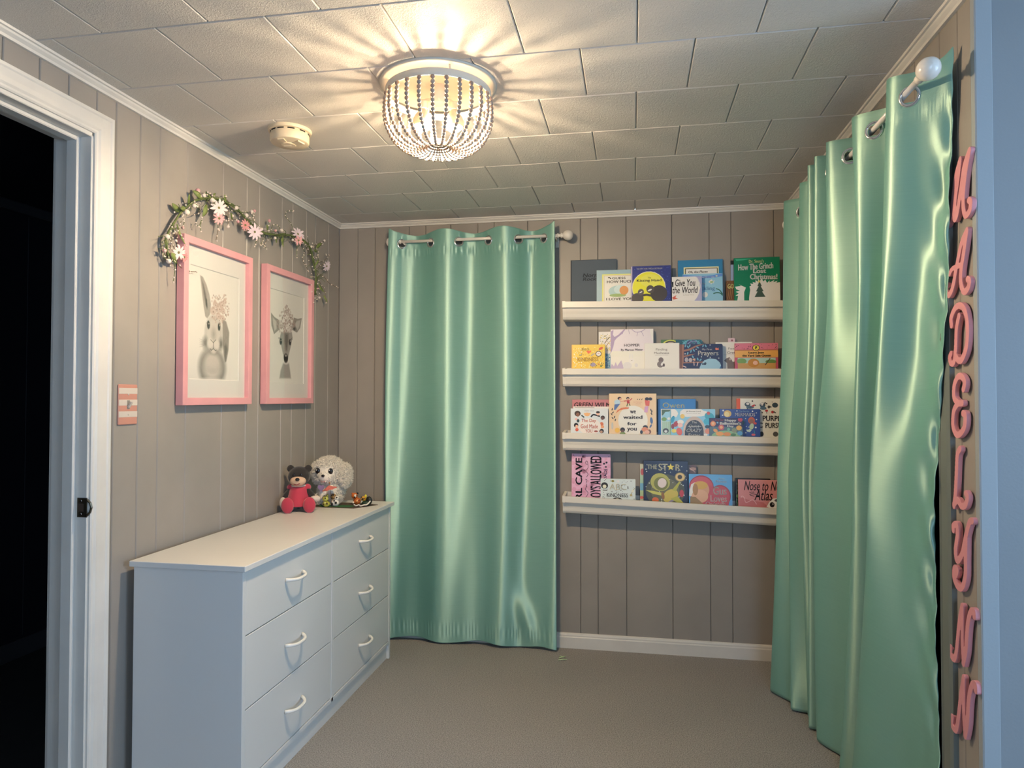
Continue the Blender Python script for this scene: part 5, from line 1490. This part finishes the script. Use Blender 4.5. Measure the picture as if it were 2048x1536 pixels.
for x, y, L, wd, a in ((560, 250, .045, .011, -1.9), (330, 330, .04, .010, 2.7), (770, 150, .045, .010, -.9), (595, 115, .022, .006, -.8), (510, 190, .04, .010, 2.8), (1380, 570, .045, .010, -1.7), (190, 750, .045, .013, -.5), (1660, 720, .045, .008, .1), (1720, 700, .04, .009, .8), (1745, 1060, .045, .008, -.8), (1790, 1180, .03, .009, -1.4), (300, 450, .06, .006, -1.2), (860, 400, .035, .009, 2.8), (1170, 460, .03, .008, -.6), (1300, 580, .035, .008, -2.2), (290, 300, .03, .008, .4), (650, 200, .035, .007, .9), (1560, 630, .035, .007, -.3), (420, 260, .035, .008, 2.2), (1690, 880, .03, .006, 1.2)):
    leaf(gv(x, y, .030), L * 1.2, wd * 1.15, a, x)
BERR = {}
def berry(x, y, r, mt, d=.032, par=None):
    key = mt.name
    p = gv(x, y, d)
    if key not in BERR:
        o = MB().ball((0, 0, 0), 1.0, 12, 8).build('berry', mt, par or ga, True)
        BERR[key] = o.data
    else:
        o = link('berry', BERR[key], par or ga)
    o.location = p
    o.scale = (r, r, r)
    return o
for x, y, r, c in ((553, 158, 17, 0), (490, 110, 19, 1), (635, 205, 20, 0), (452, 265, 17, 0), (479, 268, 14, 0), (375, 330, 23, 0), (176, 582, 20, 0), (335, 490, 12, 1), (882, 285, 19, 0), (845, 367, 12, 0), (988, 361, 17, 0), (1043, 323, 15, 0), (1070, 317, 14, 1), (902, 425, 13, 1), (800, 478, 14, 0), (1222, 417, 15, 1), (1145, 503, 14, 0), (1285, 520, 12, 1), (1350, 515, 16, 0), (1280, 594, 14, 0), (1462, 612, 13, 0), (1652, 683, 14, 0), (1787, 621, 13, 0), (1734, 1205, 14, 0), (1722, 1112, 10, 1), (150, 722, 16, 1), (192, 830, 19, 0), (265, 620, 10, 0), (1585, 660, 11, 0)):
    berry(x, y, r * ZV[2] * .0024, BP if c else BW)
# thin twigs that carry tiny buds
twigs = [[(500, 180), (478, 150), (488, 118)], [(560, 180), (580, 150), (598, 130), (625, 150), (640, 190)], [(820, 250), (790, 200), (775, 150)], [(1060, 440), (1050, 380), (1040, 335)], [(1060, 430), (1065, 370), (1070, 325)], [(1480, 540), (1440, 440), (1385, 370), (1400, 320), (1465, 318)], [(1200, 540), (1215, 470), (1222, 425)], [(1230, 540), (1260, 460), (1320, 475), (1330, 520)], [(640, 210), (590, 300), (540, 370), (520, 450), (515, 525)], [(540, 370), (500, 470), (465, 440)], [(730, 400), (700, 500), (675, 615)], [(730, 400), (690, 460), (705, 520)], [(800, 300), (800, 400), (800, 470)], [(1120, 560), (1090, 620), (1070, 680)], [(1160, 600), (1150, 650), (1190, 700)], [(1160, 610), (1130, 670)], [(1220, 600), (1180, 640), (1165, 690)], [(1660, 700), (1700, 660), (1785, 625)], [(1690, 720), (1740, 680), (1770, 650)], [(1690, 930), (1740, 880), (1800, 850)], [(1700, 960), (1770, 980), (1840, 1060), (1918, 1100)], [(1710, 1000), (1760, 1080), (1790, 1130), (1800, 1260)], [(1560, 780), (1565, 830), (1595, 880), (1620, 935)], [(1560, 690), (1580, 740), (1565, 790)], [(1510, 640), (1500, 720), (1505, 790)], [(1600, 690), (1640, 760), (1690, 800), (1720, 760)], [(1690, 850), (1770, 830), (1830, 775), (1800, 765)], [(200, 600), (250, 700), (330, 780), (350, 860), (405, 950)], [(230, 760), (300, 880), (390, 930), (475, 940)], [(250, 800), (255, 920), (235, 1050)], [(300, 560), (330, 600), (360, 670)], [(320, 420), (290, 520), (275, 620), (280, 670)], [(340, 400), (350, 430), (330, 490)], [(165, 720), (140, 780), (185, 830)], [(260, 500), (230, 600), (210, 680), (250, 740)], [(1720, 700), (1720, 790), (1730, 860)], [(1720, 1100), (1700, 1150), (1730, 1205)], [(440, 360), (490, 345), (530, 300)], [(860, 330), (800, 280), (760, 250)], [(900, 400), (840, 410), (780, 410)]]
buds = MB()
for tw in twigs:
    pts = catmull([gv(x, y, .022 + .014 * rg.random()) for x, y in tw], 5)
    MB().tube(pts, .0012, 5).build('twig', TWIG if rg.random() < .6 else VINE, ga, True)
    for p in pts[2::3] + [pts[-1]]:
        buds.ball(np.array(p) + np.array([.003 * rg.random(), .003 * rg.uniform(-1, 1), .003 * rg.uniform(-1, 1)]), .0022 + .0016 * rg.random(), 6, 5)
for i in range(150):
    x, y = rg.choice(main)
    buds.ball(gv(x + rg.gauss(0, 38), y + rg.gauss(10, 34), .02 + .025 * rg.random()), .0018 + .0016 * rg.random(), 6, 5)
tag(buds.build('tiny_buds', BW, ga, True), kind='stuff')
bt_ = MB()
for i in range(120):
    x, y = rg.choice(main)
    a = gv(x, y, .026); b = gv(x + rg.gauss(0, 45), y + rg.gauss(15, 40), .018 + .025 * rg.random())
    bt_.tube(catmull([a, (a + b) / 2 + np.array([.006, 0, .004]), b], 3), .0012, 4)
tag(bt_.build('fine_tendrils', VINE, ga, True), kind='stuff')
PET = [mat('daisy_petal_white', (.80, .66, .64), .6), mat('daisy_petal_pink', (.78, .40, .39), .6), mat('daisy_petal_lilac', (.70, .58, .62), .6), mat('daisy_petal_rose', (.58, .25, .25), .6)]
DISC = mat('flower_centre', (.22, .20, .08), .8)
def flower(x, y, r, pm, d=.036, tilt=(0, 0), n=11):
    p = gv(x, y, d)
    f = MB().lathe([(0, .004), (.004, .003), (.0055, 0), (.004, -.004), (0, -.006)], 10, Matrix.Rotation(PI / 2, 4, 'Y')).build('flower', DISC, ga, True, loc=p)
    f.rotation_euler = (0, tilt[0], tilt[1])
    for k in range(n):
        a = 2 * PI * k / n + rg.uniform(-.12, .12)
        L = r * rg.uniform(.85, 1.1)
        ca, sa = math.cos(a), math.sin(a)
        vs = []
        for t, ww, dx in ((.1, .07, 0), (.4, .15, .14), (.75, .14, .16), (1.0, .04, .06)):
            for s in (-1, 1):
                q = (L * t, s * ww * r)
                vs.append((dx * r + .02 * r * (k % 2), q[0] * ca - q[1] * sa, q[0] * sa + q[1] * ca))
        MB().add(vs, [(0, 1, 3, 2), (2, 3, 5, 4), (4, 5, 7, 6)]).build('petal', PET[pm], f, True)
S_ = ZV[2] * .0025
flower(705, 285, 70 * S_, 0, .042, (.2, -.5)); flower(708, 392, 50 * S_, 1, .038, (.3, -.6)); flower(975, 462, 48 * S_, 3, .040, (.1, -.5)); flower(1072, 532, 70 * S_, 2, .042, (.2, -.6)); flower(1515, 555, 70 * S_, 2, .040, (-.2, -.5)); flower(1520, 618, 50 * S_, 1, .048, (.3, -.6)); flower(1808, 882, 62 * S_, 2, .038, (.3, -.3)); flower(292, 742, 54 * S_, 0, .042, (.3, -.4)); flower(345, 790, 36 * S_, 3, .042, (.2, -.3))

# ------------------------------------------------------------------ things on the dresser
TZ = .770
FUR = mat('white_plush_fur', (.80, .76, .68), .9, spec=.1)
dog = thing('plush_dog', 'fluffy white plush dog with lilac heart tag sitting on the dresser', 'plush toy', (.150, -.400, TZ + .001))
core = MB()
core.ball((0, 0, .062), (.062, .058, .060), 16, 12).ball((-.005, -.012, .158), (.074, .068, .068), 18, 12).ball((.0, -.062, .136), (.040, .036, .032), 14, 10)
core.ball((.078, -.012, .140), (.026, .030, .054), 12, 10).ball((-.072, .0, .150), (.026, .030, .052), 12, 10)
core.ball((.038, -.045, .022), (.026, .040, .022), 12, 8).ball((-.038, -.045, .022), (.026, .040, .022), 12, 8).ball((.022, -.052, .05), (.020, .022, .05), 12, 8).ball((-.022, -.052, .05), (.020, .022, .05), 12, 8)
body = core.build('body', FUR, dog, True)
rmm = body.modifiers.new('r', 'REMESH'); rmm.mode = 'VOXEL'; rmm.voxel_size = .006; rmm.use_smooth_shade = True
fur = MB()
def tufts(c, r, n, L, keep=lambda p: True):
    for _ in range(n):
        z = rg.uniform(-1, 1); a = rg.uniform(0, 2 * PI); s = math.sqrt(1 - z * z)
        d = Vector((s * math.cos(a), s * math.sin(a), z))
        p = Vector((c[0] + r[0] * d.x, c[1] + r[1] * d.y, c[2] + r[2] * d.z))
        if not keep(p) or p.z < .006:
            continue
        nn = Vector((d.x / r[0], d.y / r[1], d.z / r[2])).normalized()
        nn = (nn + Vector((rg.gauss(0, .55), rg.gauss(0, .55), rg.gauss(0, .55)))).normalized()
        u = nn.orthogonal().normalized(); v = nn.cross(u)
        l = L * rg.uniform(.6, 1.3); w_ = .0019
        tip = p + nn * l + u * rg.gauss(0, .004)
        mid_ = p + nn * l * .5 + v * rg.gauss(0, .002)
        tip.z = max(tip.z, .003); mid_.z = max(mid_.z, .003)
        vs = [p + u * w_, p - u * w_ * .5 + v * w_, p - u * w_ * .5 - v * w_, mid_ + u * w_ * .7, mid_ - u * w_ * .4 + v * w_ * .7, mid_ - u * w_ * .4 - v * w_ * .7, tip]
        fur.add(vs, [(0, 1, 4, 3), (1, 2, 5, 4), (2, 0, 3, 5), (3, 4, 6), (4, 5, 6), (5, 3, 6)])
face = lambda p: not (p.y < -.062 and .125 < p.z < .185 and abs(p.x + .004) < .05)
tufts((-.005, -.012, .158), (.074, .068, .068), 4200, .013, face)
tufts((0, 0, .062), (.062, .058, .066), 2200, .012)
tufts((.078, -.012, .140), (.026, .030, .054), 1900, .014)
tufts((-.072, .0, .150), (.026, .030, .052), 1400, .014)
tufts((0, -.062, .136), (.040, .036, .032), 260, .006, lambda p: p.y > -.09)
tufts((.03, -.045, .03), (.036, .044, .03), 400, .010)
tufts((-.03, -.045, .03), (.036, .044, .03), 400, .010)
tag(fur.build('fur', FUR, dog), kind='stuff')
BLACK = mat('glossy_black_eye', (.008, .008, .012), .12, coat=.5)
for x in (-.036, .030):
    e = MB().ball((x, -.076, .166), (.0125, .007, .0145), 14, 10).build('eye', BLACK, dog, True)
    MB().ball((x - .003, -.0832, .171), .0028, 8, 6).build('eye_glint', mat('white_glint', (.85, .85, .85), .3), e, True)
    lm = MB()
    for k in range(3):
        sx = -1 if x < 0 else 1
        lm.tube([(x + sx * .009, -.080, .176 - .005 * k), (x + sx * .018, -.083, .180 - .006 * k)], .0009, 5)
    lm.build('eyelashes', BLACK, e, True)
MB().ball((.002, -.099, .146), (.009, .006, .0065), 12, 8).build('nose', BLACK, dog, True)
MB().tube([(-.010, -.092, .120), (-.004, -.097, .116), (.004, -.098, .116), (.012, -.094, .121)], .0012, 6).build('mouth', mat('pink_thread', (.6, .3, .3), .6), dog, True)
MB().prism([(0, -.018), (.014, -.004), (.016, .006), (.010, .013), (.003, .011), (0, .007), (-.003, .011), (-.010, .013), (-.016, .006), (-.014, -.004)], -.003, .003, lambda a, b, h: (-.012 + a, -.088 + h, .088 + b)).build('heart_tag', mat('lilac_felt', (.34, .24, .46), .7), dog)

bear = thing('plush_bear', 'dark plush toy in a red dress sitting against the left wall', 'plush toy', (.088, -.610, TZ), (0, 0, .28))
FURB = mat('dark_plush', (.020, .017, .017), .9, sheen=.3, bump=(600, .4, .001))
RED = mat('red_velour', (.50, .035, .075), .8, sheen=.5, bump=(500, .4, .0008))
TAN = mat('tan_plush', (.68, .47, .33), .85, bump=(500, .3, .0008))
CRM = mat('cream_plush', (.70, .60, .52), .85, bump=(500, .3, .0008))
bb = MB()
bb.ball((0, .006, .062), (.044, .036, .058), 16, 12).ball((0, 0, .156), (.050, .046, .046), 18, 12).ball((-.040, .004, .192), (.017, .010, .017), 12, 8).ball((.040, .004, .192), (.017, .010, .017), 12, 8)
bb.tube([(-.034, -.004, .098), (-.056, -.016, .070), (-.062, -.030, .046)], [.014, .013, .011], 10).tube([(.034, -.004, .098), (.058, -.018, .076), (.074, -.034, .060)], [.014, .013, .011], 10)
bb.tube([(-.020, -.01, .026), (-.030, -.050, .022), (-.032, -.066, .022)], [.020, .018, .016], 10).tube([(.020, -.01, .026), (.040, -.046, .022), (.048, -.060, .022)], [.020, .018, .016], 10)
bo = bb.build('body', FURB, bear, True)
q = bo.modifiers.new('r', 'REMESH'); q.mode = 'VOXEL'; q.voxel_size = .004; q.use_smooth_shade = True
MB().lathe([(.030, .112), (.041, .104), (.046, .085), (.052, .060), (.066, .030), (.070, .026), (.066, .024), (.048, .055), (.030, .1)], 24).build('dress', RED, bear, True)
for s in (-1, 1):
    MB().ball((s * .036, -.002, .106), (.019, .018, .016), 12, 8).build('sleeve', RED, bear, True)
MB().lathe([(.026, .108), (.036, .112), (.038, .116), (.028, .120)], 20).build('collar', CRM, bear, True)
fo1 = MB().ball((-.034, -.082, .034), (.028, .015, .036), 16, 12).build('foot', RED, bear, True)
fo2 = MB().ball((.060, -.072, .034), (.028, .015, .036), 16, 12).build('foot', RED, bear, True)
MB().ball((-.064, -.036, .040), (.016, .013, .026), 12, 10).build('hand', CRM, bear, True)
MB().ball((.080, -.040, .058), (.024, .013, .014), 12, 10).build('hand', CRM, bear, True)
MB().ball((.002, -.034, .138), (.036, .026, .024), 16, 12).build('muzzle', TAN, bear, True)
MB().ball((.004, -.060, .148), (.010, .008, .008), 12, 8).build('nose', BLACK, bear, True)
for s in (-1, 1):
    MB().ball((s * .016 + .002, -.046, .168), (.005, .003, .006), 10, 8).build('eye', BLACK, bear, True)
MB().tube([(-.012, -.058, .128), (0, -.061, .124), (.014, -.057, .129)], .0016, 6).build('mouth', mat('dark_red_thread', (.25, .02, .03), .6), bear, True)

# brown mat with leaf and little painted animals on it
mt_ = MB().prism([(.086, -.520), (.318, -.520), (.392, -.402), (.300, -.368), (.120, -.370)], 0, .002, lambda a, b, h: (a, b, TZ + h)).build('place_mat', mat('dark_brown_mat', (.075, .05, .035), .7))
tag(mt_, 'dark brown flat mat on the dresser top near the back corner', 'mat')
lf = MB().prism([(.130, -.500), (.170, -.512), (.205, -.500), (.240, -.512), (.290, -.500), (.300, -.480), (.270, -.462), (.230, -.470), (.190, -.458), (.150, -.468)], .0022, .006, lambda a, b, h: (a, b, TZ + h)).build('felt_leaf', mat('green_felt', (.035, .13, .045), .9))
tag(lf, 'green leaf-shaped felt piece lying on the brown mat', 'leaf')
FIG = vcol_mat('painted_figurine', .35, .5)
def figurine(label, loc, blobs, spots, name='animal_figurine'):
    f = thing(name, label, 'figurine', (loc[0], loc[1], TZ + loc[2]))
    m = MB()
    for c, r, col in blobs:
        m.ball(c, r, 12, 9, hx(col))
    m.build('body', FIG, f, True)
    sp_ = MB()
    for c, r, col in spots:
        sp_.ball(c, r, 8, 6, hx(col))
    sp_.build('markings', FIG, f, True)
K = '#15110e'
figurine('yellow-green spotted animal figurine beside the red plush foot', (.176, -.512, .002), [((0, 0, .014), (.019, .016, .014), '#a8a84a'), ((-.003, -.003, .040), (.015, .014, .014), '#b5b85a'), ((.008, -.006, .056), (.006, .005, .006), '#b5b85a')],
         [((.010, -.014, .018), .005, '#4a3a18'), ((-.008, -.014, .012), .004, '#4a3a18'), ((.003, -.017, .044), .0035, K), ((-.010, -.012, .046), .003, K), ((0, -.016, .022), .005, '#e0d88a')])
figurine('black and white animal figurine with a brown spotted head, in the middle', (.212, -.492, .002), [((0, 0, .018), (.020, .017, .018), '#d8d4cc'), ((-.012, .004, .046), (.014, .013, .014), '#8a6a3a'), ((.008, 0, .040), (.012, .012, .012), '#dcd8d0')],
         [((.010, -.016, .020), .006, K), ((-.010, -.014, .014), .006, K), ((.002, -.017, .030), .004, K), ((.012, -.010, .044), .004, K), ((-.016, -.008, .052), .004, K), ((-.006, -.008, .056), .004, K), ((-.014, -.009, .040), .004, K), ((-.004, -.016, .022), .004, '#f0ece4')])
figurine('orange tiger-like animal figurine with black and white face patches', (.288, -.430, .002), [((.006, .004, .018), (.020, .016, .018), '#b8642c'), ((-.004, -.002, .044), (.016, .014, .015), '#c06a30'), ((-.016, 0, .054), (.005, .004, .005), '#b8642c'), ((.010, 0, .056), (.005, .004, .005), K)],
         [((.004, -.014, .046), (.006, .004, .008), '#ece4d4'), ((.002, -.018, .040), .004, K), ((.011, -.011, .048), .0035, K), ((-.012, -.011, .044), .0035, '#8a3a18'), ((.012, -.012, .020), .005, '#e0a860'), ((-.006, -.013, .014), .005, '#e8dccc'), ((.020, -.006, .024), .004, '#8a3a18')])
figurine('yellow and black figurine with dark white-edged wing at the mat corner', (.345, -.440, .002), [((0, 0, .012), (.022, .018, .012), '#1f3a2c'), ((.014, .004, .024), (.016, .010, .020), '#191c1a'), ((-.010, -.003, .034), (.013, .012, .012), '#c9952f')],
         [((-.010, -.015, .034), .005, K), ((-.018, -.008, .040), .004, K), ((.0, -.004, .046), (.006, .004, .008), '#d8cc3a'), ((-.002, -.012, .036), .0035, '#7a4a1c')])
wg = MB().tube(catmull([(.296, -.468, TZ + .010), (.310, -.476, TZ + .006), (.322, -.470, TZ + .010), (.334, -.480, TZ + .006), (.348, -.474, TZ + .010), (.362, -.470, TZ + .012), (.372, -.452, TZ + .026)], 5), .0032, 6).build('cord_loop', mat('white_cord', (.75, .72, .66), .6), None, True)
tag(wg, 'short white scalloped cord lying in front of the figurines', 'cord')
pr_ = thing('paper_parasol', 'small red paper cocktail parasol standing among the figurines', 'parasol', (.200, -.505, TZ + .002))
MB().tube([(0, 0, .002), (-.004, -.01, .100), (-.006, -.012, .118)], .0013, 6).build('stick', mat('thin_wood_stick', (.25, .16, .09), .7), pr_, True)
pm_ = MB()
n = 16
vs = [(-.006, -.012, .112)]
for k in range(n):
    a = 2 * PI * k / n
    r = .036 if k % 2 == 0 else .034
    vs.append((-.006 + r * math.cos(a), -.012 + r * math.sin(a), .094 + (.0015 if k % 2 else -.001)))
pm_.add(vs, [(0, 1 + k, 1 + (k + 1) % n) for k in range(n)])
po_ = pm_.build('canopy', mat('red_tissue_paper', (.60, .16, .14), .7, var=(60, .25)), pr_)
po_.rotation_euler = (.10, -.22, 0); po_.location = (.02, .012, -.004)
so_ = po_.modifiers.new('t', 'SOLIDIFY'); so_.thickness = .0006
MB().lathe([(.004, .112), (.003, .120), (0, .122)], 8).build('tip', mat('thin_wood_stick'), pr_, True, loc=(-.006, -.012, -.002))

# small pale green scrap on the carpet
sc_ = MB()  # three short pale green strokes lying on the carpet
for (a, b, c, d_) in ((1116, 1320, 1134, 1319), (1118, 1316, 1131, 1313), (1119, 1312, 1127, 1315)):
    p = at(a, b, 2, .004); q_ = at(c, d_, 2, .004)
    sc_.tube([p, (p + q_) / 2 + np.array([0, 0, .002]), q_], .0022, 6)
tag(sc_.build('green_mark', mat('pale_green_mark', (.55, .72, .42), .4), None, True), 'tiny pale green scrap on the carpet by the back curtain', 'mark')
